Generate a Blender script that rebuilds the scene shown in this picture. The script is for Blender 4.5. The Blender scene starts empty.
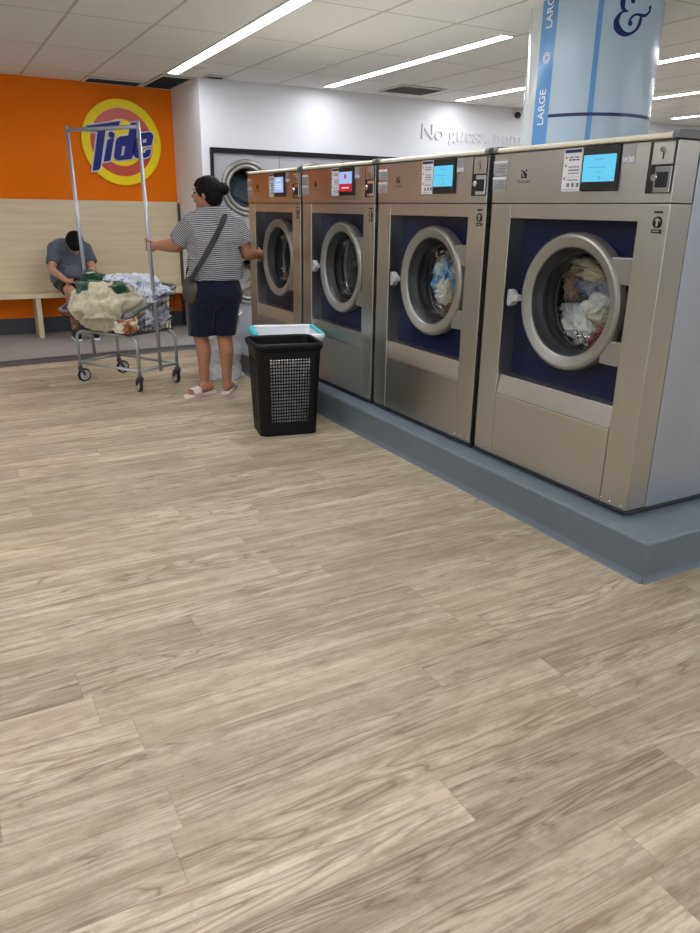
import bpy, bmesh, math, random
from mathutils import Vector, Matrix, noise
random.seed(7)
PI = math.pi
scene = bpy.context.scene
COL = scene.collection
R = math.radians

# ------------------------------------------------------------------ helpers
def lin(c):
    return tuple((x / 12.92 if x <= .04045 else ((x + .055) / 1.055) ** 2.4) for x in [v / 255 for v in c])

class NT:
    """small node helper"""
    def __init__(s, name):
        s.m = bpy.data.materials.new(name); s.m.use_nodes = True
        s.t = s.m.node_tree; s.t.nodes.clear()
        s.out = s.n('ShaderNodeOutputMaterial')
    def n(s, typ, **kw):
        nd = s.t.nodes.new(typ)
        for k, v in kw.items(): setattr(nd, k, v)
        return nd
    def l(s, a, b): s.t.links.new(a, b)
    def math(s, op, a, b=None, c=None):
        nd = s.n('ShaderNodeMath', operation=op)
        for i, v in enumerate((a, b, c)):
            if v is None: continue
            if hasattr(v, 'links'): s.l(v, nd.inputs[i])
            else: nd.inputs[i].default_value = v
        return nd.outputs[0]
    def mix(s, f, a, b, blend='MIX'):
        nd = s.n('ShaderNodeMix', data_type='RGBA', blend_type=blend)
        for sock, v in ((nd.inputs[0], f), (nd.inputs[6], a), (nd.inputs[7], b)):
            if hasattr(v, 'links'): s.l(v, sock)
            elif isinstance(v, (int, float)): sock.default_value = v
            else: sock.default_value = (*v, 1)
        return nd.outputs[2]
    def noise(s, vec, scale, detail=4, rough=.5, dist=0):
        nd = s.n('ShaderNodeTexNoise'); s.l(vec, nd.inputs['Vector'])
        nd.inputs['Scale'].default_value = scale; nd.inputs['Detail'].default_value = detail
        nd.inputs['Roughness'].default_value = rough; nd.inputs['Distortion'].default_value = dist
        return nd.outputs['Fac']
    def mapr(s, v, a, b, c, d):
        nd = s.n('ShaderNodeMapRange'); s.l(v, nd.inputs[0])
        for i, x in enumerate((a, b, c, d)): nd.inputs[i + 1].default_value = x
        return nd.outputs[0]
    def scaled(s, vec, sc, loc=(0, 0, 0)):
        nd = s.n('ShaderNodeMapping'); s.l(vec, nd.inputs[0])
        nd.inputs['Scale'].default_value = sc; nd.inputs['Location'].default_value = loc
        return nd.outputs[0]
    def obj(s): return s.n('ShaderNodeTexCoord').outputs['Object']
    def bsdf(s, col, rough=.5, metal=0, spec=.5, bump=None, bstr=.2, bdist=.01):
        b = s.n('ShaderNodeBsdfPrincipled')
        for k, v in (('Base Color', col), ('Roughness', rough), ('Metallic', metal), ('Specular IOR Level', spec)):
            if hasattr(v, 'links'): s.l(v, b.inputs[k])
            else: b.inputs[k].default_value = (*v, 1) if k == 'Base Color' else v
        if bump is not None:
            bp = s.n('ShaderNodeBump'); s.l(bump, bp.inputs['Height'])
            bp.inputs['Strength'].default_value = bstr; bp.inputs['Distance'].default_value = bdist
            s.l(bp.outputs[0], b.inputs['Normal'])
        s.l(b.outputs[0], s.out.inputs[0])
        return b

def paint(name, c, rough=.5, metal=0, var=.06, scale=6, spec=.5, bump=0):
    t = NT(name); o = t.obj(); f = t.noise(o, scale, 5)
    c = lin(c)
    col = t.mix(t.mapr(f, .3, .7, 0, 1), tuple(x * (1 - var) for x in c), tuple(min(1, x * (1 + var)) for x in c))
    t.bsdf(col, rough, metal, spec, t.noise(o, scale * 30, 3) if bump else None, bump)
    return t.m

def emit(name, c, st):
    t = NT(name); e = t.n('ShaderNodeEmission'); e.inputs[0].default_value = (*lin(c), 1); e.inputs[1].default_value = st
    t.l(e.outputs[0], t.out.inputs[0]); return t.m

def link(o, parent=None):
    COL.objects.link(o)
    if parent: o.parent = parent
    return o

def obj(name, bm, mat, parent=None, smooth=False, bev=0, seg=2, ang=40):
    me = bpy.data.meshes.new(name)
    if isinstance(bm, bmesh.types.BMesh):
        bmesh.ops.recalc_face_normals(bm, faces=bm.faces)
        bm.to_mesh(me); bm.free()
    else: me = bm
    mats = mat if isinstance(mat, (list, tuple)) else [mat]
    for m in mats: me.materials.append(m)
    if smooth:
        me.polygons.foreach_set('use_smooth', [True] * len(me.polygons))
        if smooth == 'auto':
            me.set_sharp_from_angle(angle=R(ang))
    o = bpy.data.objects.new(name, me)
    if bev:
        b = o.modifiers.new('b', 'BEVEL'); b.width = bev; b.segments = seg; b.limit_method = 'ANGLE'; b.angle_limit = R(40)
    return link(o, parent)

def tag(o, label, cat, group=None):
    o['label'] = label; o['category'] = cat
    if group: o['group'] = group
    return o

def thing(name, label, cat, loc=(0, 0, 0), rz=0, group=None):
    o = bpy.data.objects.new(name, None); o.location = loc; o.rotation_euler = (0, 0, rz); o.empty_display_size = .1
    link(o); return tag(o, label, cat, group)

def struct(name, bm, mat, **k):
    o = obj(name, bm, mat, **k); o['kind'] = 'structure'; return o

def dup(root, loc, label, rz=None, deep=True):
    r = root.copy(); COL.objects.link(r); r.location = loc; r['label'] = label
    if rz is not None: r.rotation_euler = (0, 0, rz)
    def rec(src, dst):
        for ch in list(src.children):
            c = ch.copy(); COL.objects.link(c); c.parent = dst; rec(ch, c)
    if deep: rec(root, r)
    return r

def B(): return bmesh.new()

def box(bm, a, b, mi=0, M=None):
    x0, y0, z0 = a; x1, y1, z1 = b
    v = [bm.verts.new(p) for p in ((x0, y0, z0), (x1, y0, z0), (x1, y1, z0), (x0, y1, z0), (x0, y0, z1), (x1, y0, z1), (x1, y1, z1), (x0, y1, z1))]
    if M:
        for q in v: q.co = M @ q.co
    for f in ((3, 2, 1, 0), (4, 5, 6, 7), (0, 1, 5, 4), (1, 2, 6, 5), (2, 3, 7, 6), (3, 0, 4, 7)):
        bm.faces.new([v[i] for i in f]).material_index = mi
    return bm

def bx(a, b): return box(B(), a, b)

def prism(bm, poly, f, d0, d1, mi=0):
    """extrude 2d poly; f(u,v,d)->xyz"""
    lo = [bm.verts.new(f(u, v, d0)) for u, v in poly]; hi = [bm.verts.new(f(u, v, d1)) for u, v in poly]
    n = len(poly)
    bm.faces.new(lo[::-1]).material_index = mi; bm.faces.new(hi).material_index = mi
    for i in range(n):
        bm.faces.new((lo[i], lo[(i + 1) % n], hi[(i + 1) % n], hi[i])).material_index = mi
    return bm

def tube(bm, pts, r, seg=10, closed=False, mi=0):
    pts = [Vector(p) for p in pts]; n = len(pts); rings = []
    rr = r if isinstance(r, (list, tuple)) else [r] * n
    up = None
    for i, p in enumerate(pts):
        if closed: t = (pts[(i + 1) % n] - pts[i - 1]).normalized()
        else: t = (pts[min(i + 1, n - 1)] - pts[max(i - 1, 0)]).normalized()
        if up is None: up = t.orthogonal().normalized()
        up = (up - t * up.dot(t))
        up = up.normalized() if up.length > 1e-6 else t.orthogonal().normalized()
        s = t.cross(up)
        rings.append([bm.verts.new(p + (up * math.cos(2 * PI * k / seg) + s * math.sin(2 * PI * k / seg)) * rr[i]) for k in range(seg)])
    m = n if closed else n - 1
    for i in range(m):
        a, b = rings[i], rings[(i + 1) % n]
        for k in range(seg):
            f = bm.faces.new((a[k], a[(k + 1) % seg], b[(k + 1) % seg], b[k])); f.material_index = mi; f.smooth = True
    if not closed:
        bm.faces.new(rings[0][::-1]).material_index = mi; bm.faces.new(rings[-1]).material_index = mi
    return bm

def fillet(pts, r, n=5):
    """round the corners of a polyline"""
    pts = [Vector(p) for p in pts]; out = [pts[0]]
    for a, b, c in zip(pts, pts[1:], pts[2:]):
        u, w = (a - b), (c - b); k = min(r, u.length * .45, w.length * .45)
        p, q = b + u.normalized() * k, b + w.normalized() * k
        for i in range(n + 1):
            t = i / n; out.append(p * (1 - t) ** 2 + b * 2 * t * (1 - t) + q * t * t)
    return out + [pts[-1]]

def lathe(bm, prof, f, seg=64, mi=0, caps=False):
    """prof: (radius, depth) ; f(r*cos, r*sin, d) -> xyz"""
    rings = []
    for r, d in prof:
        rings.append([bm.verts.new(f(r * math.cos(2 * PI * k / seg), r * math.sin(2 * PI * k / seg), d)) for k in range(seg)])
    for a, b in zip(rings, rings[1:]):
        for k in range(seg):
            fc = bm.faces.new((a[k], a[(k + 1) % seg], b[(k + 1) % seg], b[k])); fc.material_index = mi; fc.smooth = True
    if caps:
        bm.faces.new(rings[0][::-1]).material_index = mi; bm.faces.new(rings[-1]).material_index = mi
    return bm

def text_mesh(s, size=1, extrude=.01, offset=0, spacing=1):
    c = bpy.data.curves.new('t', 'FONT'); c.body = s; c.size = size; c.extrude = extrude; c.offset = offset; c.space_character = spacing
    c.resolution_u = 6
    return curve_to_mesh(c)

def curve_to_mesh(c):
    o = bpy.data.objects.new('t', c); COL.objects.link(o)
    dg = bpy.context.evaluated_depsgraph_get(); dg.update()
    me = bpy.data.meshes.new_from_object(o.evaluated_get(dg))
    bpy.data.objects.remove(o); bpy.data.curves.remove(c)
    bm = B(); bm.from_mesh(me); bpy.data.meshes.remove(me)
    return bm

def shape_curve(loops, extrude, offset=0, smooth=False):
    c = bpy.data.curves.new('s', 'CURVE'); c.dimensions = '2D'; c.fill_mode = 'BOTH'; c.extrude = extrude; c.offset = offset
    for lp in loops:
        sp = c.splines.new('POLY'); sp.points.add(len(lp) - 1); sp.use_cyclic_u = True
        for p, q in zip(sp.points, lp): p.co = (q[0], q[1], 0, 1)
    return curve_to_mesh(c)

def xf(bm, fn):
    for v in bm.verts: v.co = fn(v.co.copy())
    return bm

def remesh(bm, voxel, smooth_it=6):
    me = bpy.data.meshes.new('r'); bm.to_mesh(me); bm.free()
    o = bpy.data.objects.new('r', me); COL.objects.link(o)
    m = o.modifiers.new('r', 'REMESH'); m.mode = 'VOXEL'; m.voxel_size = voxel
    if smooth_it:
        s = o.modifiers.new('s', 'SMOOTH'); s.factor = .5; s.iterations = smooth_it
    dg = bpy.context.evaluated_depsgraph_get(); dg.update()
    out = bpy.data.meshes.new_from_object(o.evaluated_get(dg))
    bpy.data.objects.remove(o); bpy.data.meshes.remove(me)
    return out

def hull(bm, spheres, sub=2):
    """convex hull of spheres (p, r) or (p,(rx,ry,rz))"""
    t = B()
    for p, r in spheres:
        s = bmesh.ops.create_icosphere(t, subdivisions=sub, radius=1)
        rr = Vector((r, r, r)) if isinstance(r, (int, float)) else Vector(r)
        for v in s['verts']: v.co = Vector((v.co.x * rr.x, v.co.y * rr.y, v.co.z * rr.z)) + Vector(p)
    res = bmesh.ops.convex_hull(t, input=t.verts)
    bmesh.ops.delete(t, geom=[g for g in set(res['geom_interior'] + res['geom_unused']) if isinstance(g, bmesh.types.BMVert)], context='VERTS')
    me = bpy.data.meshes.new('h'); t.to_mesh(me); t.free(); bm.from_mesh(me); bpy.data.meshes.remove(me)
    return bm

def chain(bm, pts):
    for a, b in zip(pts, pts[1:]): hull(bm, [a, b])
    return bm

def ell(bm, c, r, rot=None, sub=3):
    s = bmesh.ops.create_icosphere(bm, subdivisions=sub, radius=1)
    for v in s['verts']:
        p = Vector((v.co.x * r[0], v.co.y * r[1], v.co.z * r[2]))
        v.co = (rot @ p if rot else p) + Vector(c)
    return bm

def crumple(name, c, r, mat, seed, amp=.25, freq=2.2, rz=0, sub=5, flat=None, parent=None, fold=.5, post=None):
    """a heap of crumpled cloth: sphere pushed into ridged folds"""
    bm = B(); bmesh.ops.create_icosphere(bm, subdivisions=sub, radius=1)
    off = Vector((seed * 3.1, seed * 1.7, seed * 2.3)); M = Matrix.Rotation(rz, 3, 'Z')
    for v in bm.verts:
        p = v.co.copy(); q = p * freq + off
        w = noise.noise_vector(q * .7) * .9
        rid = 1 - abs(noise.noise(q + w)) * 2.2
        rid2 = 1 - abs(noise.noise((q + w) * 2.3 + off)) * 2.2
        d = 1 + amp * (noise.noise(q * .6) * .9 + fold * (rid - .5) + .22 * fold * (rid2 - .5))
        p = p * d; p = M @ Vector((p.x * r[0], p.y * r[1], p.z * r[2])) + Vector(c)
        if flat is not None and p.z < flat: p.z = flat + (p.z - flat) * .05
        if post: p = post(p)
        v.co = p
    return obj(name, bm, mat, parent, smooth=True)

# ------------------------------------------------------------------ camera, world, view
cam = bpy.data.cameras.new('camera'); cam.sensor_fit = 'VERTICAL'; cam.sensor_height = 36; cam.lens = 36 * 737.0 / 933
cam.clip_start = .05
co = bpy.data.objects.new('camera', cam); link(co)
r_, u_, f_ = Vector((.877034, -.480177, .015543)), Vector((.144985, .295378, .944315)), Vector((.45803, .825943, -.328675))
Mx = Matrix((r_, u_, -f_)).transposed().to_4x4(); Mx.translation = (0, 0, 1.36)
co.matrix_world = Mx
scene.camera = co
vs = scene.view_settings
vs.view_transform = 'Standard'; vs.look = 'None'; vs.gamma = 1; vs.use_curve_mapping = False; vs.exposure = 0.55
w = bpy.data.worlds.new('world'); scene.world = w; w.use_nodes = True
bg = w.node_tree.nodes['Background']; bg.inputs[0].default_value = (.80, .90, 1.0, 1); bg.inputs[1].default_value = .95

# ------------------------------------------------------------------ materials
def wood_floor():
    t = NT('wood_plank_floor'); o = t.obj(); sx = t.n('ShaderNodeSeparateXYZ'); t.l(o, sx.inputs[0])
    x, y = sx.outputs[0], sx.outputs[1]
    W, Ln = .15, 1.22
    yr = t.math('DIVIDE', y, W); row = t.math('FLOOR', yr); fy = t.math('FRACT', yr)
    wn = t.n('ShaderNodeTexWhiteNoise', noise_dimensions='1D'); t.l(row, wn.inputs['W'])
    xo = t.math('ADD', t.math('DIVIDE', x, Ln), t.math('MULTIPLY', wn.outputs[0], 7.3))
    px = t.math('FLOOR', xo); fx = t.math('FRACT', xo)
    cm = t.n('ShaderNodeCombineXYZ'); t.l(px, cm.inputs[0]); t.l(row, cm.inputs[1])
    w2 = t.n('ShaderNodeTexWhiteNoise', noise_dimensions='3D'); t.l(cm.outputs[0], w2.inputs['Vector'])
    rnd = w2.outputs['Value']
    sh = t.n('ShaderNodeVectorMath', operation='ADD'); t.l(o, sh.inputs[0])
    ofs = t.n('ShaderNodeVectorMath', operation='SCALE'); t.l(w2.outputs['Color'], ofs.inputs[0]); ofs.inputs['Scale'].default_value = 23
    t.l(ofs.outputs[0], sh.inputs[1]); p = sh.outputs[0]
    patch = t.noise(t.scaled(p, (2.4, 9, 1)), 1.0, 5, .6, .4)
    patch2 = t.noise(t.scaled(p, (1.0, 16, 1)), 1.0, 4, .55, .3)
    fine = t.noise(t.scaled(p, (2.2, 120, 1)), 1.0, 6, .72)
    fine2 = t.noise(t.scaled(p, (2.0, 70, 1)), 1.0, 4, .7)
    blot = t.noise(t.scaled(p, (12, 34, 1)), 1.0, 6, .75)
    cont = t.noise(t.scaled(p, (.8, 6.5, 1)), 1.0, 3, .5, .35)
    ringv = t.math('MULTIPLY', t.math('ABSOLUTE', t.math('SUBTRACT', t.math('FRACT', t.math('MULTIPLY', cont, 15)), .5)), 2)
    mask = t.mapr(t.noise(t.scaled(p, (.9, 8, 1)), 1, 2), .485, .58, 0, 1)
    a, b, c = lin((150, 136, 113)), lin((180, 167, 143)), lin((204, 193, 170))
    col = t.mix(t.mapr(patch, .34, .66, 0, 1), a, b)
    col = t.mix(t.mapr(patch2, .50, .66, 0, .55), col, c)
    col = t.mix(t.math('MULTIPLY', t.mapr(ringv, .5, 1, 0, .45), mask), col, lin((208, 196, 174)))
    col = t.mix(t.math('MULTIPLY', t.mapr(ringv, .0, .26, .72, 0), mask), col, lin((110, 94, 74)))
    col = t.mix(t.mapr(fine, .50, .60, 0, .46), col, lin((116, 101, 81)))
    col = t.mix(t.mapr(fine2, .52, .62, 0, .22), col, lin((206, 195, 174)))
    col = t.mix(t.mapr(blot, .48, .62, 0, .42), col, lin((128, 113, 92)))
    tone = t.mapr(rnd, 0, 1, .84, 1.12)
    hs = t.n('ShaderNodeMix', data_type='RGBA', blend_type='MULTIPLY'); hs.inputs[0].default_value = 1
    t.l(col, hs.inputs[6]); cc = t.n('ShaderNodeCombineColor')
    for i in range(3): t.l(tone, cc.inputs[i])
    t.l(cc.outputs[0], hs.inputs[7]); col = hs.outputs[2]
    sy = t.math('LESS_THAN', t.math('MINIMUM', fy, t.math('SUBTRACT', 1, fy)), .008)
    sxx = t.math('LESS_THAN', t.math('MINIMUM', fx, t.math('SUBTRACT', 1, fx)), .0011)
    seam = t.math('MAXIMUM', sy, sxx)
    col = t.mix(t.math('MULTIPLY', seam, .30), col, lin((88, 76, 62)))
    t.bsdf(col, t.mapr(fine, .3, .7, .42, .58), 0, .35, fine, .08, .002)
    return t.m

def brushed(name, c, rough=.3, vert=True):
    t = NT(name); o = t.obj()
    cl = t.noise(t.scaled(o, (3, 3, 1.2)), 1, 3, .5)
    c = lin(c)
    col = t.mix(t.mapr(cl, .35, .65, 0, 1), tuple(x * .95 for x in c), c)
    rg = t.mapr(cl, .3, .7, rough - .03, rough + .04)
    t.bsdf(col, rg, 1, .5)
    return t.m

def ceiling_mat():
    t = NT('ceiling_tile'); o = t.obj(); s = t.n('ShaderNodeSeparateXYZ'); t.l(o, s.inputs[0])
    fx = t.math('FRACT', t.math('DIVIDE', t.math('SUBTRACT', s.outputs[0], 1.06 - 6), .6))
    fy = t.math('FRACT', t.math('DIVIDE', t.math('SUBTRACT', s.outputs[1], 6.0 - 24), 1.2))
    gx = t.math('LESS_THAN', t.math('MINIMUM', fx, t.math('SUBTRACT', 1, fx)), .02)
    gy = t.math('LESS_THAN', t.math('MINIMUM', fy, t.math('SUBTRACT', 1, fy)), .007)
    g = t.math('MAXIMUM', gx, gy)
    f = t.noise(o, 140, 4, .7)
    cl = t.noise(o, .7, 2)
    col = t.mix(t.mapr(f, .35, .7, 0, 1), lin((224, 224, 224)), lin((240, 240, 240)))
    col = t.mix(t.mapr(cl, .3, .7, 0, .2), col, lin((218, 217, 216)))
    col = t.mix(t.math('MULTIPLY', g, .7), col, lin((176, 172, 166)))
    t.bsdf(col, .9, 0, .1, t.math('SUBTRACT', f, t.math('MULTIPLY', g, 2)), .15, .004)
    return t.m

def light_wood(name, vert=False):
    t = NT(name); o = t.obj()
    g = t.noise(t.scaled(o, (.8, .8, 22) if not vert else (22, 22, .8)), 1, 5, .6, .4)
    g2 = t.noise(t.scaled(o, (3, 3, 120) if not vert else (120, 120, 3)), 1, 3, .6)
    col = t.mix(t.mapr(g, .3, .7, 0, 1), lin((204, 189, 154)), lin((219, 206, 174)))
    col = t.mix(t.mapr(g2, .5, .75, 0, .22), col, lin((186, 169, 134)))
    t.bsdf(col, .5, 0, .4); return t.m

def checker_drum():
    t = NT('perforated_drum_steel'); o = t.obj()
    v = t.n('ShaderNodeTexVoronoi'); t.l(o, v.inputs['Vector']); v.inputs['Scale'].default_value = 45; v.inputs['Randomness'].default_value = .15
    d = t.math('LESS_THAN', v.outputs['Distance'], .28)
    col = t.mix(d, lin((70, 70, 72)), lin((10, 10, 12)))
    t.bsdf(col, .45, .7); return t.m

def glass_mat(name, tint=(.92, .95, .95), refl=1.0):
    t = NT(name)
    tr = t.n('ShaderNodeBsdfTransparent'); tr.inputs[0].default_value = (*tint, 1)
    gl = t.n('ShaderNodeBsdfGlossy'); gl.inputs['Roughness'].default_value = .08
    fr = t.n('ShaderNodeFresnel'); fr.inputs[0].default_value = 1.45
    mx = t.n('ShaderNodeMixShader'); t.l(t.math('MULTIPLY', fr.outputs[0], refl * .22), mx.inputs[0]); t.l(tr.outputs[0], mx.inputs[1]); t.l(gl.outputs[0], mx.inputs[2])
    t.l(mx.outputs[0], t.out.inputs[0]); return t.m

def cloth(name, c, c2=None, scale=8, lo=.45, hi=.55, rough=.9, fuzz=.3):
    t = NT(name); o = t.obj(); c = lin(c)
    col = t.mix(t.mapr(t.noise(o, 40, 4, .7), .3, .7, 0, 1), tuple(x * .88 for x in c), tuple(min(1, x * 1.08) for x in c))
    if c2: col = t.mix(t.mapr(t.noise(o, scale, 3, .5, .6), lo, hi, 0, 1), col, lin(c2))
    b = t.bsdf(col, rough, 0, .2, t.noise(o, 160, 3, .7), fuzz, .003)
    b.inputs['Sheen Weight'].default_value = .15
    return t.m

def striped(name, period):
    t = NT(name); a = t.n('ShaderNodeAttribute', attribute_name='stripe')
    f = t.math('FRACT', t.math('DIVIDE', a.outputs['Fac'], period))
    s = t.mapr(t.math('ABSOLUTE', t.math('SUBTRACT', f, .5)), .20, .30, 0, 1)
    o = t.obj()
    col = t.mix(s, lin((62, 63, 68)), lin((168, 168, 171)))
    t.bsdf(col, .9, 0, .2, t.noise(t.scaled(o, (14, 14, 26)), 1, 3, .6, .8), .8, .02); return t.m

def skin(name, c):
    t = NT(name); o = t.obj(); c = lin(c)
    col = t.mix(t.mapr(t.noise(o, 18, 4), .3, .7, 0, 1), tuple(x * .9 for x in c), tuple(min(1, x * 1.07) for x in c))
    b = t.bsdf(col, .5, 0, .35); b.inputs['Subsurface Weight'].default_value = .06; b.inputs['Subsurface Radius'].default_value = (.02, .008, .004)
    return t.m

def hair_mat():
    t = NT('black_hair'); o = t.obj()
    f = t.noise(t.scaled(o, (60, 60, 14)), 1, 4, .6, .5)
    col = t.mix(f, lin((7, 7, 8)), lin((20, 18, 18)))
    t.bsdf(col, .65, 0, .12, f, .5, .01); return t.m

M = dict(
    floor=wood_floor(), ceil=ceiling_mat(),
    orange=paint('orange_wall_paint', (236, 118, 2), .6, spec=.15, var=.04, scale=1.5),
    white=paint('white_wall_paint', (226, 228, 234), .6, var=.02, scale=1.5),
    greige=paint('warm_wall_paint', (214, 214, 212), .7, var=.04, scale=1.5),
    greyfloor=paint('grey_vinyl_floor', (150, 148, 146), .45, var=.06, scale=5),
    strip=paint('dark_floor_strip', (72, 74, 82), .5, var=.08, scale=9),
    base=paint('dark_grey_baseboard', (62, 64, 70), .5),
    panel=light_wood('pale_wood_laminate'), panelv=light_wood('pale_wood_leg', True),
    steel=brushed('brushed_steel', (191, 189, 183), .31), steelside=brushed('brushed_steel_side', (186, 194, 206), .45),
    steelh=brushed('brushed_steel_panel', (192, 189, 183), .33, False), steelb=brushed('bright_brushed_strip', (205, 202, 196), .28, False),
    ring=paint('cast_aluminium', (150, 148, 144), .36, .6, var=.03),
    cap=paint('cream_cap', (226, 220, 204), .35, var=.02), capend=paint('grey_plastic', (104, 106, 110), .45, var=.03),
    blue=paint('navy_enamel', (3, 14, 50), .35, var=.04, spec=.3), black=paint('black_plastic', (14, 14, 16), .35, var=.1),
    gasket=paint('black_rubber', (20, 20, 22), .6, var=.1), drum=checker_drum(), glass=glass_mat('clear_glass'),
    chrome=paint('chrome', (215, 215, 218), .12, 1, var=.02), dsteel=paint('dark_steel', (84, 84, 88), .35, .8),
    handle=paint('light_grey_plastic', (162, 162, 162), .4, var=.03),
    lblwhite=paint('white_label', (226, 226, 232), .6, var=.02), navyink=paint('navy_ink', (30, 34, 96), .5), redink=paint('red_ink', (190, 40, 40), .5),
    greyink=paint('grey_ink', (120, 122, 132), .5), lblgrey=paint('grey_label', (168, 170, 174), .4, .3, var=.03),
    scr=emit('cyan_screen', (112, 212, 250), .64), scrink=emit('screen_faint_print', (84, 176, 220), .64),
    scrblue=emit('pale_blue_screen', (170, 196, 250), .64), scrwhite=emit('white_screen', (235, 240, 255), .66), scrred=emit('red_screen', (205, 50, 55), .62),
    plinth=paint('grey_plinth_paint', (96, 106, 115), .38, var=.05, scale=4), led=emit('led_diffuser', (250, 251, 255), 21),
    whitemetal=paint('white_metal', (220, 220, 220), .4), tidey=paint('yellow_enamel', (253, 226, 0), .4, var=.02, spec=.25), tider=paint('red_orange_enamel', (206, 70, 44), .35, var=.02),
    tideb=paint('royal_blue_enamel', (26, 32, 128), .5, var=.02, spec=.3), tidew=paint('silver_edge', (214, 214, 222), .3, var=.02),
    wrap=paint('pale_blue_vinyl_wrap', (184, 208, 228), .22, var=.01), wrapw=paint('white_vinyl_wrap', (206, 218, 222), .16, var=.01), band=paint('blue_vinyl_band', (100, 158, 218), .2, var=.02),
    navy=paint('navy_vinyl', (26, 34, 100), .25, var=.02), vinylwhite=paint('white_vinyl', (232, 238, 244), .3, var=.01),
    zinc=paint('zinc_plated_tube', (164, 170, 178), .35, .6, var=.04), wire=paint('dark_coated_wire', (44, 44, 48), .45, .2), rim=paint('grey_coated_rim', (104, 110, 116), .4, .2),
    rubber=paint('black_tyre', (26, 26, 28), .7), wheel=paint('pale_grey_wheel', (176, 178, 180), .5),
    hblack=paint('black_hamper_plastic', (10, 10, 12), .45, var=.1, spec=.25), hwhite=paint('white_hamper_plastic', (226, 230, 234), .4, var=.02), teal=paint('teal_plastic', (64, 190, 200), .4, var=.03),
    skinw=skin('skin', (164, 114, 88)), skinm=skin('skin_pale', (186, 138, 112)), hair=hair_mat(), lips=paint('lips', (150, 80, 72), .5), eye=paint('eye_dark', (24, 18, 16), .3),
    shirt=striped('striped_knit', .0135), shorts=cloth('navy_cotton', (12, 18, 38)), tee=cloth('grey_cotton', (92, 100, 112)), bshort=cloth('black_cotton', (18, 18, 20)),
    sandal=paint('pale_pink_foam', (214, 196, 190), .6), strap=paint('dark_webbing', (34, 34, 38), .7), bag=paint('olive_leather', (62, 58, 44), .5),
    liner=paint('charcoal_door_liner', (44, 45, 48), .4, var=.05), mesh=None)

# ------------------------------------------------------------------ room
H = 2.6
yb = lambda x: 7.05 + .113 * x   # front edge of the dark strip
yt = lambda x: 7.33 + .085 * x
def quad(p, z=0):
    bm = B(); bm.faces.new([bm.verts.new((x, y, z)) for x, y in p]); return bm
def slab(poly, z0, z1): return prism(B(), poly, lambda u, v, d: (u, v, d), z0, z1)
struct('floor', slab([(-5, -5), (14, -5), (14, yb(14)), (-5, yb(-5))], -.06, 0), M['floor'])
struct('trim_1', slab([(-5, yb(-5)), (14, yb(14)), (14, yt(14)), (-5, yt(-5))], -.06, .0), M['strip'])
struct('floor_back', slab([(-5, yt(-5)), (14, yt(14)), (14, 9.2), (-5, 9.2)], -.06, 0), M['greyfloor'])
struct('ceiling', bx((-5, -5, H), (14, 9.2, H + .1)), M['ceil'])
# orange wall, greige beyond it to the left, white chase wall on the right
struct('wall_back', bx((-1.3, 8.98, 0), (2.62, 9.2, H)), M['orange'])
struct('wall_back_left', bx((-5, 8.98, 0), (-1.3, 9.2, H)), M['greige'])
struct('wall_left', bx((-5.2, -5, 0), (-5, 9.2, H)), M['greige'])
struct('wall_front_added', bx((4.5, -5.2, 0), (14, -5, H)), M['white'])  # unseen partial wall, added to tone the reflections in the washer side
struct('wall_right', bx((14, -5, 0), (14.2, 9.2, H)), M['white'])
struct('baseboard_back', bx((-5, 8.965, 0), (2.62, 8.985, .17)), M['base'], bev=.004)
struct('trim_2', bx((2.605, 8.88, 0), (2.622, 8.98, 1.40)), M['base'])
# white wall with an opening for the dryers (x 2.70-5.16, z 0-1.93)
DX0, DX1, DZ = 2.705, 5.06, 1.935
wb = B(); box(wb, (2.62, 8.0, 0), (DX0, 9.2, H)); box(wb, (DX0, 8.0, DZ), (DX1, 9.2, H)); box(wb, (DX1, 8.0, 0), (14, 9.2, H)); box(wb, (DX0, 8.9, 0), (DX1, 9.2, DZ))
struct('wall_white', wb, M['white'])
fr = B(); box(fr, (DX0, 7.965, DZ - .032), (DX1, 8.03, DZ + .018)); box(fr, (DX0, 7.965, 0), (DX0 + .03, 8.03, DZ - .032)); box(fr, (DX1 - .022, 7.965, 0), (DX1, 8.03, DZ - .032))
struct('trim_3', fr, M['hblack'])

# raised lettering on the white wall
def islands(bm):
    seen, out = set(), []
    for v in bm.verts:
        if v in seen: continue
        st, comp = [v], []
        seen.add(v)
        while st:
            a = st.pop(); comp.append(a)
            for e in a.link_edges:
                b_ = e.other_vert(a)
                if b_ not in seen: seen.add(b_); st.append(b_)
        out.append(comp)
    res = []
    for comp in out:
        b_ = B(); mp = {v: b_.verts.new(v.co) for v in comp}
        for f in {f for v in comp for f in v.link_faces}: b_.faces.new([mp[v] for v in f.verts])
        res.append(b_)
    return sorted(res, key=lambda q: min(v.co.x for v in q.verts))
bm = text_mesh('No guess, nomess', 1, .05, .004); bmesh.ops.remove_doubles(bm, verts=bm.verts, dist=1e-5)
x0 = min(v.co.x for v in bm.verts)
bm2 = text_mesh('No guess, nom', 1, .05, .004); wref = max(v.co.x for v in bm2.verts) - min(v.co.x for v in bm2.verts); bm2.free()
k = (6.86 - 5.33) / wref
wl = thing('wall_lettering', 'raised white slogan letters on the white wall above the dryers', 'lettering', (5.33, 8.0, 2.2))
xf(bm, lambda p: Vector(((p.x - x0) * k, -.011 - p.z * .2, -.025 + p.y * .235)))
for q in islands(bm): obj('letter', q, M['white'], wl)

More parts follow.
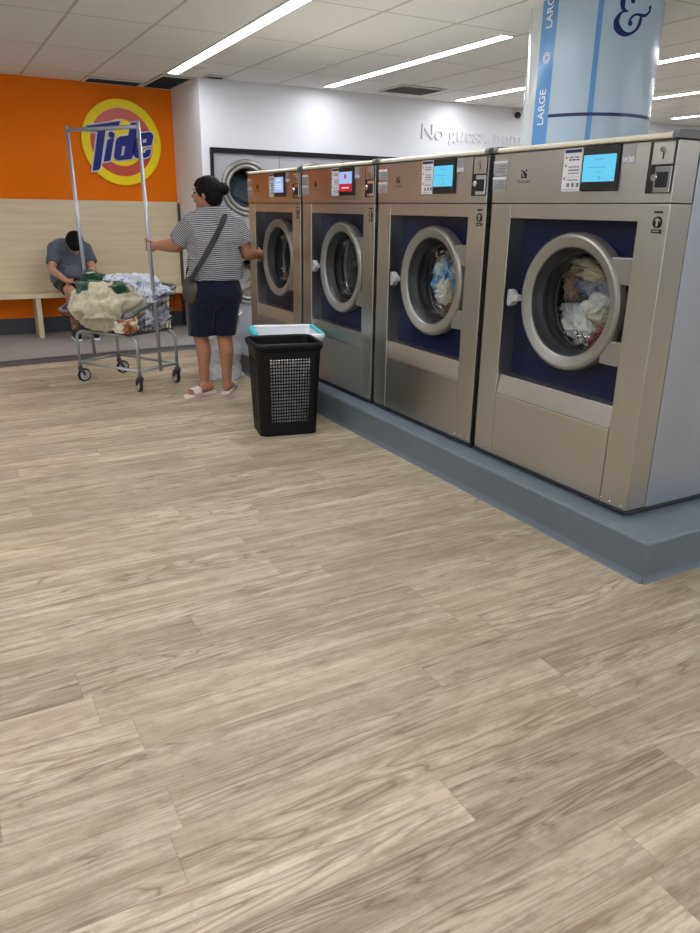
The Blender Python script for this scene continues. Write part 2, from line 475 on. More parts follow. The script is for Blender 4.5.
# round washing powder logo on the orange wall
LX, LZ, LY = 2.03, 2.02, 8.98
logo = thing('wall_logo', 'large round yellow and red logo sign with blue lettering on the orange wall', 'sign', (LX, LY, LZ))
def disc(r0, r1, y0, y1):
    return lathe(B(), [(r0, y0), (r0, y1), (r1, y1), (r1, y0), (r0, y0)] if r0 else [(.0005, y1), (r1, y1), (r1, y0), (.0005, y0)], lambda a, b, d: (a * .975, -d, b), 96)
obj('outer_ring', disc(.345, .436, 0, .035), M['tidey'], logo, smooth='auto')
obj('middle_ring', disc(.238, .345, 0, .03), M['tider'], logo, smooth='auto')
obj('centre_disc', disc(0, .238, 0, .033), M['tidey'], logo, smooth='auto')
L_T = [(-.363, .147), (-.005, .216), (-.036, .141), (-.172, .112), (-.25, -.23), (-.262, -.27), (-.285, -.292), (-.345, -.301), (-.256, .094), (-.363, .092)]
L_i = [(-.158, .022), (-.087, .038), (-.146, -.191), (-.22, -.205)]
L_dot = [(-.112 + .033 * math.cos(a * PI / 10), .072 + .031 * math.sin(a * PI / 10)) for a in range(20)]
L_d = [(.106, .204), (.19, .22), (.084, -.162), (-.06, -.184), (-.092, -.172), (-.104, -.145), (-.07, .01), (-.05, .043), (-.016, .062), (.069, .075)]
L_dh = [(-.005, -.038), (.027, -.031), (.003, -.126), (-.029, -.135)]
L_e = [(.152, .05), (.172, .085), (.205, .106), (.305, .122), (.334, .11), (.344, .081), (.317, -.013), (.212, -.03), (.2, -.095), (.235, -.094), (.25, -.063), (.311, -.052), (.296, -.105), (.28, -.128), (.247, -.143), (.148, -.152), (.122, -.142), (.111, -.115)]
L_eh = [(.229, .045), (.269, .053), (.26, .016), (.22, .008)]
for nm, loops in (('letter', [L_T]), ('letter', [L_i]), ('letter', [L_dot]), ('letter', [L_d, L_dh]), ('letter', [L_e, L_eh])):
    bm = shape_curve(loops, .006, .013); xf(bm, lambda p: Vector((p.x, -.040 - p.z, p.y)))
    edge = obj('letter_edge', bm, M['tidew'], logo)
    bm = shape_curve(loops, .006, 0); xf(bm, lambda p: Vector((p.x, -.050 - p.z, p.y)))
    obj(nm, bm, M['tideb'], edge)

# bench with tall backrest panel
bench = thing('bench', 'long pale wood bench with tall panel backrest below the orange wall', 'bench', (.6, 8.78, 0))
obj('back_panel', bx((-5.0, .15, .40), (2.0, .198, 1.415)), M['panel'], bench, bev=.003)
obj('seat', bx((-5.0, -.20, .42), (2.0, .149, .468)), M['panel'], bench, bev=.004)
for lx in (-3.4, -1.5, .34, 1.72):
    b = B(); prism(b, [(-.19, 0), (.13, 0), (.13, .42), (-.19, .42)], lambda u, v, d: (d, u, v), lx - .025, lx + .025)
    obj('leg', b, M['panelv'], bench, bev=.003)

# ceiling lights
def led(x, y0, y1, label):
    t = thing('linear_ceiling_light', label, 'ceiling light', (x, (y0 + y1) / 2, H - .012), 0, 'linear lights in the ceiling')
    h = (y1 - y0) / 2
    b = B(); box(b, (-.062, -h - .012, 0), (-.05, h + .012, .011)); box(b, (.05, -h - .012, 0), (.062, h + .012, .011)); box(b, (-.05, -h - .012, 0), (.05, -h, .011)); box(b, (-.05, h, 0), (.05, h + .012, .011))
    obj('frame', b, M['whitemetal'], t)
    obj('diffuser', bx((-.05, -h, .003), (.05, h, .011)), M['led'], t)
    return t
l1 = led(2.275, 3.2, 7.9, 'white linear ceiling light, the leftmost one, ending near the orange wall'); l1.rotation_euler = (0, 0, R(-1.4))
led(3.97, 4.87, 7.77, 'white linear ceiling light ending left of the pale blue pillar')
led(5.70, 3.4, 7.8, 'white linear ceiling light passing behind the pale blue pillar')
led(7.36, 3.4, 7.9, 'white linear ceiling light right of the pillar, middle of the three there')
led(9.06, 4.4, 7.5, 'white linear ceiling light right of the pillar, lowest of the three there')
# unseen lamps added beyond the visible rows, some to brighten the washer side
for x, y0, y1 in ((.55, .2, 4.4), (-1.15, .2, 7.8), (-2.85, .2, 7.8), (2.31, -3.6, .6), (5.70, -2, 2), (7.36, -4, 2), (9.06, -4, 3), (-1.15, -3.8, -.6)):
    led(x, y0, y1, 'white linear ceiling light added out of view')

# vents
def vent(name, x0, y0, x1, y1, n, label, frame, slat, cat='ceiling vent'):
    t = thing(name, label, cat, ((x0 + x1) / 2, (y0 + y1) / 2, H))
    a, b_ = (x1 - x0) / 2, (y1 - y0) / 2
    obj('backing', bx((-a, -b_, -.004), (a, b_, -.001)), M['base'], t)
    f = B(); e = .02
    box(f, (-a, -b_, -.014), (a, -b_ + e, -.004)); box(f, (-a, b_ - e, -.014), (a, b_, -.004)); box(f, (-a, -b_ + e, -.014), (-a + e, b_ - e, -.004)); box(f, (a - e, -b_ + e, -.014), (a, b_ - e, -.004))
    obj('frame', f, frame, t)
    for i in range(n):
        y = -b_ + e + (i + .5) * (2 * b_ - 2 * e) / n
        obj('slat', box(B(), (-a + e, -.012, -.002), (a - e, .012, .002), M=Matrix.Translation((0, y, -.009)) @ Matrix.Rotation(.5, 4, 'X')), slat, t)
vent('ceiling_vent', 1.66, 8.62, 2.24, 8.94, 5, 'dark slatted ceiling vent above the round logo', M['greige'], M['dsteel'])
vent('ceiling_vent', 2.27, 8.08, 2.60, 8.94, 12, 'dark slatted ceiling vent in the corner beside the white wall', M['greige'], M['dsteel'])
vent('ceiling_vent', 2.66, 7.80, 2.86, 7.98, 3, 'small dark ceiling vent at the top of the white wall corner', M['greige'], M['dsteel'])
vent('ceiling_vent', 4.55, 7.22, 5.12, 7.72, 7, 'grey square ceiling vent right of the second light', M['whitemetal'], M['handle'])
for x, y, l in ((2.47, 7.5, 'faint round cover plate on the ceiling beside the leftmost light'), (3.46, 6.67, 'faint round cover plate on the ceiling left of the second light')):
    tag(obj('cover_plate', lathe(B(), [(.0005, -.012), (.05, -.012), (.07, -.004), (.07, 0)], lambda a, b, d: (x + a, y + b, H + d), 32), M['greige'], smooth=True), l, 'cover plate')

# security camera on the white wall
sc_ = thing('security_camera', 'small black dome camera on the white wall left of the pillar', 'camera', (6.72, 7.98, 2.55))
obj('mount', bx((-.035, -.03, -.02), (.035, .018, .03)), M['whitemetal'], sc_, bev=.01)
obj('lens_dome', ell(B(), (0, -.05, -.035), (.042, .042, .04)), M['black'], sc_, smooth=True)

# ------------------------------------------------------------------ pillar
PX, PY, PR = 3.97, 4.0, .408
pil = thing('pillar', 'round pillar wrapped in pale blue vinyl with printed bands, behind the washers', 'pillar', (PX, PY, 0))
def cyl(th, z, r=PR): a = R(th); return Vector((r * math.cos(a), r * math.sin(a), z))
b = lathe(B(), [(PR, 0), (PR, H)], lambda a, c, d: (a, c, d), 128, caps=True); obj('shaft', b, M['wrap'], pil, smooth='auto')
def band(name, pts_lo, pts_hi, mat, off=.0015, n=24, th=.001):
    """strip between (theta,z) edges: lo=(th0,th1) at z0, hi at z1"""
    (a0, a1, z0), (b0, b1, z1) = pts_lo, pts_hi
    bm = B(); g = [[[bm.verts.new(cyl(a0 + (a1 - a0) * i / n + j * ((b0 - a0) + ((b1 - a1) - (b0 - a0)) * i / n), z0 if j == 0 else z1, PR + o)) for i in range(n + 1)] for j in (0, 1)] for o in (off, -.003)]
    for i in range(n):
        bm.faces.new((g[0][0][i], g[0][0][i + 1], g[0][1][i + 1], g[0][1][i]))
        bm.faces.new((g[1][0][i], g[1][1][i], g[1][1][i + 1], g[1][0][i + 1]))
        for j in (0, 1): bm.faces.new((g[0][j][i], g[1][j][i], g[1][j][i + 1], g[0][j][i + 1]))
    for i in (0, n): bm.faces.new((g[0][0][i], g[0][1][i], g[1][1][i], g[1][0][i]))
    return obj(name, bm, mat, pil, smooth='auto')
band('white_field', (120, 173.8, .02), (120, 173.8, H - .002), M['wrapw'])
wide = band('blue_band', (173.6, 191.4, .02), (173.6, 191.4, H - .002), M['band'], .0018, 12)
band('blue_stripe', (227.8, 232.0, .02), (226.0, 230.4, H - .002), M['band'], .0018, 8)
band('navy_ring', (191.6, 300, 1.933), (191.6, 300, 1.952), M['navy'], .0022, 48)
def cut_top(bm, zmax):
    bmesh.ops.bisect_plane(bm, geom=bm.verts[:] + bm.edges[:] + bm.faces[:], plane_co=(0, 0, zmax), plane_no=(0, 0, 1), clear_outer=True)
for z0 in (1.895, 2.443):
    bm = text_mesh('LARGE', 1, .01, .012); xs = [v.co.x for v in bm.verts]; ys = [v.co.y for v in bm.verts]
    a, c, e, g = min(xs), max(xs), min(ys), max(ys)
    xf(bm, lambda p: cyl(186.9 - (p.y - e) / (g - e) * 7.4, z0 + (p.x - a) / (c - a) * .205, PR + .003 + p.z * .05))
    cut_top(bm, H - .004)
    obj('lettering', bm, M['vinylwhite'], wide)
bm = B()
def cylmap(u, v, d): return cyl(183.7 - v / PR * 57.3, 2.277 + u, PR + d)
n = 40
def ringm(bm, r0, r1):
    lo = [[bm.verts.new(cylmap(r * math.cos(2 * PI * i / n), r * .9 * math.sin(2 * PI * i / n), d)) for i in range(n)] for r in (r0, r1) for d in (.001, .003)]
    a0, a1, b0, b1 = lo
    for i in range(n):
        j = (i + 1) % n
        bm.faces.new((a1[i], a1[j], b1[j], b1[i])); bm.faces.new((a0[i], b0[i], b0[j], a0[j])); bm.faces.new((a0[i], a0[j], a1[j], a1[i])); bm.faces.new((b0[i], b1[i], b1[j], b0[j]))
ringm(bm, .027, .0325); ringm(bm, .013, .018)
for i in range(6):
    a = i * PI / 3
    prism(bm, [(.016 * math.cos(a - .2), .9 * .016 * math.sin(a - .2)), (.028 * math.cos(a + .25), .9 * .028 * math.sin(a + .25)), (.028 * math.cos(a + .45), .9 * .028 * math.sin(a + .45)), (.016 * math.cos(a + .2), .9 * .016 * math.sin(a + .2))], cylmap, .001, .003)
obj('round_emblem', bm, M['vinylwhite'], wide)
AMP = [[(254.4, 2.553, .0135), (253.6, 2.574, .012), (251.2, 2.585, .0075), (248.1, 2.587, .0058), (245.9, 2.573, .011), (245.6, 2.545, .0155), (246.2, 2.516, .0125), (248.0, 2.502, .0087), (251.3, 2.498, .003)],
       [(250.1, 2.497, .004), (245.9, 2.491, .0058), (243.3, 2.470, .012), (242.1, 2.438, .0175), (244.0, 2.405, .0205), (249.2, 2.380, .0155), (255.2, 2.382, .0085), (260.5, 2.406, .0085), (263.2, 2.437, .0112), (264.0, 2.467, .0105), (263.7, 2.487, .005)],
       [(254.2, 2.437, .0145), (253.6, 2.448, .0085), (254.1, 2.460, .0070), (255.9, 2.474, .0068), (258.7, 2.484, .0062), (262.9, 2.485, .0082), (268.0, 2.485, .0085), (271.6, 2.500, .0065), (273.3, 2.518, .0085), (273.0, 2.530, .0115)]]
bm = B()
for s in AMP:
    P = [Vector((a / 57.2958 * PR, z, w_)) for a, z, w_ in s]; Q = []
    for i in range(len(P) - 1):
        p0, p1, p2, p3 = P[max(i - 1, 0)], P[i], P[i + 1], P[min(i + 2, len(P) - 1)]
        for k_ in range(6):
            t = k_ / 6
            Q.append(.5 * ((2 * p1) + (p2 - p0) * t + (2 * p0 - 5 * p1 + 4 * p2 - p3) * t * t + (3 * p1 - p0 - 3 * p2 + p3) * t ** 3))
    Q.append(P[-1]); row = []
    for i, q in enumerate(Q):
        d = (Q[min(i + 1, len(Q) - 1)] - Q[max(i - 1, 0)]); nrm = Vector((-d.y, d.x)).normalized()
        row.append([bm.verts.new(cyl((q.x + sg * nrm.x * q.z) / PR * 57.2958, min(q.y + sg * nrm.y * q.z, H - .004), PR + .0025)) for sg in (-1, 0, 1)])
    for u, v in zip(row, row[1:]):
        for j in (0, 1): bm.faces.new((u[j], u[j + 1], v[j + 1], v[j]))
    for q in (Q[0], Q[-1]):
        if q.z > .01:
            c0 = bm.verts.new(cyl(q.x / PR * 57.2958, q.y, PR + .003)); rg = [bm.verts.new(cyl((q.x + q.z * 1.05 * math.cos(2 * PI * i / 20)) / PR * 57.2958, q.y + q.z * 1.05 * math.sin(2 * PI * i / 20), PR + .003)) for i in range(20)]
            for i in range(20): bm.faces.new((c0, rg[i], rg[(i + 1) % 20]))
obj('ampersand', bm, M['navy'], pil, smooth=True)

# ------------------------------------------------------------------ plinth
PH = .17
b = B(); prism(b, [(2.25, 1.695), (3.53, 1.695), (3.53, 7.2), (2.25, 7.2)], lambda u, v, d: (u, v, d), 0, PH)
pl = thing('machine_plinth', 'long grey painted plinth under the row of washers', 'plinth', (2.25, 1.695, 0))
obj('block', xf(b, lambda p: p - Vector((2.25, 1.695, 0))), M['plinth'], pl, bev=.012, seg=3)
sk = B(); prof = [(0, 0), (-.012, 0), (-.008, .006), (-.002, .022), (0, .03)]
def skirt(bm, org, along, out, ln):
    prism(bm, prof, lambda u, v, d: Vector(org) + Vector(out) * (-u) + Vector((0, 0, v)) + Vector(along) * d, 0, ln)
skirt(sk, (0, 0, 0), (0, 1, 0), (-1, 0, 0), 5.5); skirt(sk, (0, 0, 0), (1, 0, 0), (0, -1, 0), 1.28)
obj('skirting', sk, M['plinth'], pl)

# ------------------------------------------------------------------ washers
HW = .503
RC = (.0, -.022, .824)   # door centre y,z in local
def yzx(y0, z0, d0=0):
    return lambda a, b, d: (d + d0, y0 + a, z0 + b)
def make_washer(label, loc):
    t = thing('washing_machine', label, 'washing machine', loc, 0, 'front loading washers on the grey plinth')
    # cabinet shell
    b = B(); box(b, (.12, -HW, .028), (1.13, -HW + .012, 1.447)); box(b, (.12, HW - .012, .028), (1.13, HW, 1.447)); box(b, (1.118, -HW + .012, .028), (1.13, HW - .012, 1.447)); box(b, (.12, -HW + .012, .028), (1.118, HW - .012, .04)); box(b, (.12, -HW + .012, 1.435), (1.118, HW - .012, 1.447))
    obj('cabinet', b, M['steelside'], t)
    for s in (-1, 1):
        y0, y1 = (s * .3655, s * HW)
        obj('pillar', bx((0, min(y0, y1), .03), (.1185, max(y0, y1), 1.2285)), M['steel'], t, bev=.003)
    obj('top_rail', bx((.004, -.365, 1.166), (.10, .365, 1.2285)), M['steelh'], t, bev=.002)
    obj('lower_panel', bx((0.0, -.3625, .03), (.09, .3625, .345)), M['steelh'], t, bev=.003)
    b = B(); prism(b, [(0.0, .347), (.085, .347), (.085, .440), (.022, .438)], lambda u, v, d: (u, d, v), -.363, .363)
    obj('door_ledge', b, M['steelh'], t, bev=.002)
    b = B()
    box(b, (.012, -HW + .004, .012), (1.1, HW - .004, .028)); obj('base_rail', b, M['dsteel'], t)
    for sx in (.1, 1.0):
        for sy in (-.42, .42): obj('foot', lathe(B(), [(.03, 0), (.03, .006), (.015, .012)], lambda a, c, d: (sx + a, sy + c, d), 16, caps=True), M['rubber'], t)
    for sy in (-.48, -.42, -.37, .37, .42, .48):
        obj('screw', lathe(B(), [(.0045, -.002), (.006, 0)], yzx(sy, .045), 10, caps=True), M['chrome'], t)
    # control panel
    cp = obj('control_panel', bx((-.002, -HW, 1.2315), (.115, HW, 1.443)), M['steel'], t, bev=.003)
    cp2 = B(); prism(cp2, [(.0, 1.4475), (1.13, 1.4475), (1.13, 1.466), (.012, 1.470), (-.006, 1.468), (-.012, 1.461), (-.011, 1.450)], lambda u, v, d: (u, d, v), -HW + .026, HW - .026)
    tc = obj('top_cap', cp2, M['cap'], t, bev=.003)
    for s in (-1, 1):
        e = B(); prism(e, [(.0, 1.4475), (1.13, 1.4475), (1.13, 1.470), (.012, 1.476), (-.008, 1.473), (-.014, 1.462), (-.013, 1.4475)], lambda u, v, d: (u, d, v), s * (HW - .025), s * (HW + .004))
        obj('cap_end', e, M['capend'], tc, bev=.003)
    # grey price stickers at the far end of the panel
    for z in (1.288, 1.357):
        b = B(); box(b, (-.004, .408, z), (-.001, .503, z + .056)); box(b, (-.005, .408, z + .046), (-.004, .503, z + .056), 1)
        for i in range(3): box(b, (-.0048, .42, z + .008 + i * .012), (-.004, .49 - .015 * i, z + .012 + i * .012), 2)
        obj('price_sticker', b, [M['lblgrey'], M['lblwhite'], M['greyink']], cp)
    # maker emblem: quartered square mark with a word under it
    b = B(); F = lambda u, v, d: (d, .292 - u, 1.353 + v)
    S = .017
    for poly in ([(-S, -S), (S, -S), (S, -S + .005), (-S, -S + .005)], [(-S, -S), (-S + .005, -S), (-S + .005, S * .1), (-S, S * .1)], [(S - .005, -S), (S, -S), (S, S * .1), (S - .005, S * .1)],
                 [(-S * .6, S * .3), (-S * .05, S * .1), (S * .1, -S * .7), (S * .45, -S * .1), (S * .5, S * .35), (S * .1, S * .4), (-S * .3, S * .75)], [(-S, S * .55), (-S * .7, S * .55), (-S * .7, S), (-S, S)], [(S * .5, S * .6), (S, S * .6), (S, S), (S * .5, S)]):
        prism(b, poly, F, -.0045, -.002)
    obj('emblem', b, M['black'], cp)
    bm = text_mesh('Electrolux', .020, .0005); xs = [v.co.x for v in bm.verts]; c0 = (min(xs) + max(xs)) / 2
    xf(bm, lambda p: Vector((-.003 - p.z, .292 - (p.x - c0), 1.316 + p.y))); obj('maker_name', bm, M['greyink'], cp)
    # instruction label
    b = B(); box(b, (-.004, -.05, 1.277), (-.0015, .052, 1.441)); box(b, (-.005, -.045, 1.424), (-.004, .047, 1.437), 1)
    for zz, n_, mi in ((1.405, 2, 3), (1.395, 3, 1), (1.368, 4, 3), (1.356, 5, 1), (1.344, 4, 3), (1.318, 4, 3)):
        wd = .06 / n_
        for i in range(n_): box(b, (-.005, .02 - i * wd - wd * .72, zz), (-.004, .02 - i * wd, zz + .005), mi)
    for zz in (1.403, 1.372, 1.322): box(b, (-.005, .034, zz), (-.004, .042, zz + .008), 2)
    for i in range(3): box(b, (-.005, .0 + .022 - i * .026 - .015, 1.293), (-.004, .022 - i * .026, 1.309), 3)
    box(b, (-.005, -.042, 1.284), (-.004, .044, 1.286), 3); box(b, (-.005, -.042, 1.332), (-.004, .044, 1.333), 3)
    obj('instruction_label', b, [M['lblwhite'], M['navyink'], M['redink'], M['greyink']], cp)
    # capacity plate
    b = B(); box(b, (-.004, -.318, 1.372), (-.0015, -.255, 1.440)); box(b, (-.005, -.302, 1.402), (-.004, -.27, 1.432), 1)
    obj('capacity_plate', b, [M['lblgrey'], M['handle']], cp)
    bm = text_mesh('W30', .026, .0005, .0008); xs = [v.co.x for v in bm.verts]; c0 = (min(xs) + max(xs)) / 2
    xf(bm, lambda p: Vector((-.005 - p.z, -.2865 - (p.x - c0), 1.377 + p.y))); obj('capacity_number', bm, M['lblwhite'], cp)
    # screen
    sb = obj('touch_screen', bx((-.014, -.25, 1.276), (0, -.062, 1.443)), M['black'], t, bev=.004)
    t['screen'] = 0
    # coin unit
    b = B(); box(b, (-.004, -.497, 1.264), (-.002, -.384, 1.440), 0)  # black backing, bare along one side as the shadow beside the plates
    cu = obj('coin_mechanism', b, M['black'], t)
    obj('coin_door', bx((-.012, -.494, 1.362), (-.004, -.403, 1.437)), M['steel'], cu, bev=.002)
    obj('coin_door_lock', lathe(B(), [(.0005, -.024), (.009, -.024), (.0095, -.012), (.013, -.0115)], yzx(-.452, 1.412), 20), M['chrome'], cu, smooth='auto')
    obj('coin_slot', bx((-.0135, -.4545, 1.380), (-.0122, -.4495, 1.402)), M['black'], cu)
    obj('coin_tray_plate', bx((-.010, -.494, 1.268), (-.004, -.422, 1.357)), M['chrome'], cu, bev=.002)
    obj('coin_block', bx((-.020, -.476, 1.284), (-.010, -.435, 1.338)), M['black'], cu, bev=.003)
    obj('coin_return_knob', lathe(B(), [(.0005, -.026), (.012, -.026), (.014, -.023), (.014, -.008)], yzx(-.432, 1.318), 24), M['chrome'], cu, smooth='auto')
    # warning sticker
    b = B(); box(b, (-.003, -.476, 1.196), (-.0005, -.44, 1.204)); lathe(b, [(.0005, -.003), (.021, -.003), (.021, -.0005)], yzx(-.458, 1.165), 32); box(b, (-.003, -.479, 1.126), (-.0005, -.437, 1.140))
    box(b, (-.004, -.462, 1.150), (-.003, -.454, 1.178), 1); box(b, (-.004, -.468, 1.170), (-.003, -.448, 1.175), 1); box(b, (-.004, -.472, 1.131), (-.003, -.444, 1.135), 1)
    obj('warning_sticker', b, [M['black'], M['lblgrey']], t)
    # navy recess panel with a round hole
    cy, cz = RC[1], RC[2]; b = B(); n = 64; X = .085
    hole = [b.verts.new((X, cy + .25 * math.cos(2 * PI * i / n), cz + .25 * math.sin(2 * PI * i / n))) for i in range(n)]
    def rect(a):
        c, s = math.cos(a), math.sin(a); best = 9
        for d, lim in ((c, .3655 - cy if c > 0 else .3655 + cy), (s, 1.167 - cz if s > 0 else cz - .44)):
            if abs(d) > 1e-6: best = min(best, lim / abs(d))
        return (cy + c * best, cz + s * best)
    cor = [(.3655, 1.167), (-.3655, 1.167), (-.3655, .44), (.3655, .44)]
    outer = []
    for i in range(n):
        y, z = rect(2 * PI * i / n); outer.append(b.verts.new((X, y, z)))
    for i in range(n):
        j = (i + 1) % n; a0, a1 = outer[i].co, outer[j].co
        if abs(a0.y - a1.y) > 1e-4 and abs(a0.z - a1.z) > 1e-4:
            c_ = min(cor, key=lambda q: (q[0] - (a0.y + a1.y) / 2) ** 2 + (q[1] - (a0.z + a1.z) / 2) ** 2)
            cv = b.verts.new((X, *c_)); b.faces.new((hole[i], outer[i], cv, outer[j], hole[j]))
        else: b.faces.new((hole[i], outer[i], outer[j], hole[j]))
    ext = bmesh.ops.extrude_face_region(b, geom=b.faces[:]); bmesh.ops.translate(b, verts=[g for g in ext['geom'] if isinstance(g, bmesh.types.BMVert)], vec=(.006, 0, 0))
    obj('recess_panel', b, M['blue'], t)
    # door
    f = yzx(cy, cz)
    ring = lathe(B(), [(.290, .082), (.2935, .060), (.2935, .040), (.2905, .028), (.284, .020), (.274, .016), (.250, .0225), (.240, .026), (.2345, .029), (.2312, .034), (.2312, .075), (.240, .082), (.290, .082)], f, 96)
    door = obj('door', ring, M['ring'], t, smooth='auto', ang=24)
    obj('door_liner', lathe(B(), [(.2312, .034), (.224, .045), (.221, .070), (.210, .078), (.206, .098), (.216, .104)], f, 72), M['liner'], door, smooth=True)
    obj('gasket', lathe(B(), [(.248, .088), (.244, .12), (.225, .135), (.212, .15), (.220, .17), (.248, .18), (.256, .13), (.248, .088)], f, 72), M['gasket'], t, smooth=True)
    obj('door_glass', lathe(B(), [(.2065, .092), (.203, .105), (.185, .13), (.14, .145), (.08, .152), (.0005, .154)], f, 64), M['glass'], door, smooth=True)
    # handle: flared lever on the far rim
    hb = B(); prism(hb, [(0, -.013), (.022, -.016), (.046, -.040), (.060, -.041), (.067, -.032), (.066, .026), (.058, .038), (.047, .034), (.024, .016), (0, .013)], lambda u, v, d: (d, cy + .276 + u, cz - .008 + v), -.018, .018)
    obj('handle', hb, M['handle'], door, bev=.005, seg=3)
    for z0, z1 in ((.10, .205), (-.225, -.125)):
        obj('hinge', bx((.030, -.3625, cz + z0), (.083, cy - .215, cz + z1)), M['ring'], door, bev=.005)
    obj('hinge_gap', bx((.060, -.3635, cz - .125), (.0835, cy - .245, cz + .10)), M['black'], t, bev=.003)  # black box painted in for the dark gap between the hinges
    # drum
    dr = obj('drum', lathe(B(), [(.226, .178), (.30, .19), (.335, .22), (.335, .78), (.30, .80), (.0005, .80)], f, 72), M['drum'], t, smooth='auto')
    for i in range(3):
        a = i * 2 * PI / 3 + .5
        c_, s_ = math.cos(a), math.sin(a)
        rb = B(); prism(rb, [(-.05, .336), (.05, .336), (.016, .262), (-.016, .262)], lambda u, v, d: (d, cy + v * c_ - u * s_, cz + v * s_ + u * c_), .24, .78)
        obj('drum_paddle', rb, M['dsteel'], dr, bev=.01)
    for k_, rr in enumerate((.222, .232)):
        bb = B(); tube(bb, [(.176 + .014 * k_, cy + rr * math.cos(2 * PI * i / 64), cz + rr * math.sin(2 * PI * i / 64)) for i in range(64)], .0035, 8, True); obj('drum_lip', bb, M['dsteel'], dr)
    return t

def screen_display(t, kind):
    """the lit part of each machine's screen"""
    sb = [c for c in t.children if c.name.split('.')[0] == 'touch_screen'][0]
    b = B(); y0, y1, z0, z1 = -.238, -.070, 1.311, 1.410
    X0, X1, X2 = -.0150, -.0140, -.0156
    if kind == 'cyan':
        box(b, (X0, y0, z0), (X1, y1, z1), 0)
        for yy, zz, ww in ((-.15, 1.392, .05), (-.145, 1.362, .09), (-.155, 1.345, .03)): box(b, (X2, yy - ww / 2, zz), (X0, yy + ww / 2, zz + .003), 1)
        box(b, (X2, -.165, 1.318), (X0, -.157, 1.331), 1)
        mats = [M['scr'], M['scrink']]
    elif kind == 'red':
        box(b, (X0, y0, 1.345), (X1, y1, 1.415), 0); box(b, (X0, y0, 1.300), (X1, y1, 1.345), 1); box(b, (X2, -.165, 1.375), (X0, -.14, 1.400), 1); box(b, (X2, -.20, 1.318), (X0, -.11, 1.324), 2)
        mats = [M['scrblue'], M['scrred'], M['scrwhite']]
    else:
        box(b, (X0, y0, 1.305), (X1, y1, 1.412), 0); box(b, (X2, -.19, 1.385), (X0, -.12, 1.398), 1)
        for zz in (1.33, 1.345, 1.36): box(b, (X2, -.21, zz), (X0, -.10, zz + .006), 1)
        mats = [M['scrblue'], M['scrwhite']]
    obj('display', b, mats, sb)

MC = [2.42, 3.467, 4.514, 5.561]
w0 = make_washer('steel front loader with pale clothes inside, nearest the viewer', (2.365, MC[0], PH))
del w0['screen']
W = [w0,
     dup(w0, (2.365, MC[1], PH), 'steel front loader with blue and white laundry, second from the near end'),
     dup(w0, (2.365, MC[2], PH), 'steel front loader with a red and blue screen behind the laundry hampers'),
     dup(w0, (2.365, MC[3], PH), 'steel front loader at the far end, touched by the woman')]
for t, k_ in zip(W, ('cyan', 'cyan', 'red', 'blue')): screen_display(t, k_)

# laundry inside the two nearest drums
def in_drum(i, y, z, x): return (2.365 + x, MC[i] + RC[1] + y, PH + RC[2] + z)
C = dict(white=cloth('white_cotton', (205, 203, 198)), cream=cloth('cream_cotton', (206, 196, 160)), pink=cloth('pink_cotton', (196, 160, 148)), pblue=cloth('pale_blue_cotton', (140, 160, 190)),
         check=cloth('black_white_print', (30, 32, 34), (190, 190, 190), 60), red=cloth('dark_red_cotton', (130, 30, 40)), sky=cloth('sky_blue_print', (70, 150, 205), (210, 225, 235), 14, .48, .54), dark=cloth('dark_cotton', (40, 42, 48)), greyc=cloth('grey_cotton_cloth', (120, 116, 112)))
def wash(name, i, y, z, x, r, mat, seed, label, **k):
    c0 = in_drum(i, 0, 0, 0)
    def keep(p):
        q = p - Vector(c0); rad = math.hypot(q.y, q.z); lim = .315 if q.x > .235 else .205 + max(0, q.x - .17) * .3
        if rad > lim: q.y *= lim / rad; q.z *= lim / rad; rad = lim
        xm = .165 if rad < .15 else .165 - (rad - .15) * .3
        if q.x < xm: q.x = xm + (xm - q.x) * .08
        return Vector(c0) + q
    o = crumple(name, in_drum(i, y, z, x), r, C[mat], seed, **{**dict(amp=.55, freq=2.3, sub=5, fold=.9, post=keep), **k}); return tag(o, label, 'clothes')
wash('cloth', 0, .15, -.135, .28, (.09, .135, .085), 'white', 1, 'white cloth in the middle of the nearest washer drum')
wash('cloth', 0, .02, -.03, .27, (.07, .10, .05), 'white', 12, 'folded white cloth at the right of the nearest washer drum')
wash('cloth', 0, .17, .125, .34, (.08, .12, .045), 'cream', 2, 'cream cloth at the top of the nearest washer drum')
wash('cloth', 0, .28, .075, .34, (.06, .045, .085), 'pink', 3, 'pink cloth in the nearest washer drum')
wash('cloth', 0, .16, .045, .37, (.06, .12, .06), 'pblue', 4, 'pale blue cloth in the nearest washer drum')
wash('cloth', 0, .065, -.165, .26, (.06, .055, .055), 'check', 5, 'black and white print cloth low in the nearest washer drum')
wash('cloth', 0, .005, -.165, .24, (.045, .035, .045), 'red', 6, 'dark red cloth low in the nearest washer drum')
wash('cloth', 0, .27, -.02, .45, (.08, .12, .14), 'greyc', 7, 'grey cloth deep in the nearest washer drum')
wash('cloth', 1, .20, .0, .275, (.075, .10, .12), 'sky', 8, 'blue and white cloth in the second nearest washer drum')
wash('cloth', 1, .13, -.075, .225, (.04, .045, .06), 'white', 9, 'white cloth in the second nearest washer drum')
wash('cloth', 1, .20, -.20, .29, (.09, .11, .05), 'dark', 10, 'dark cloth low in the second nearest washer drum')

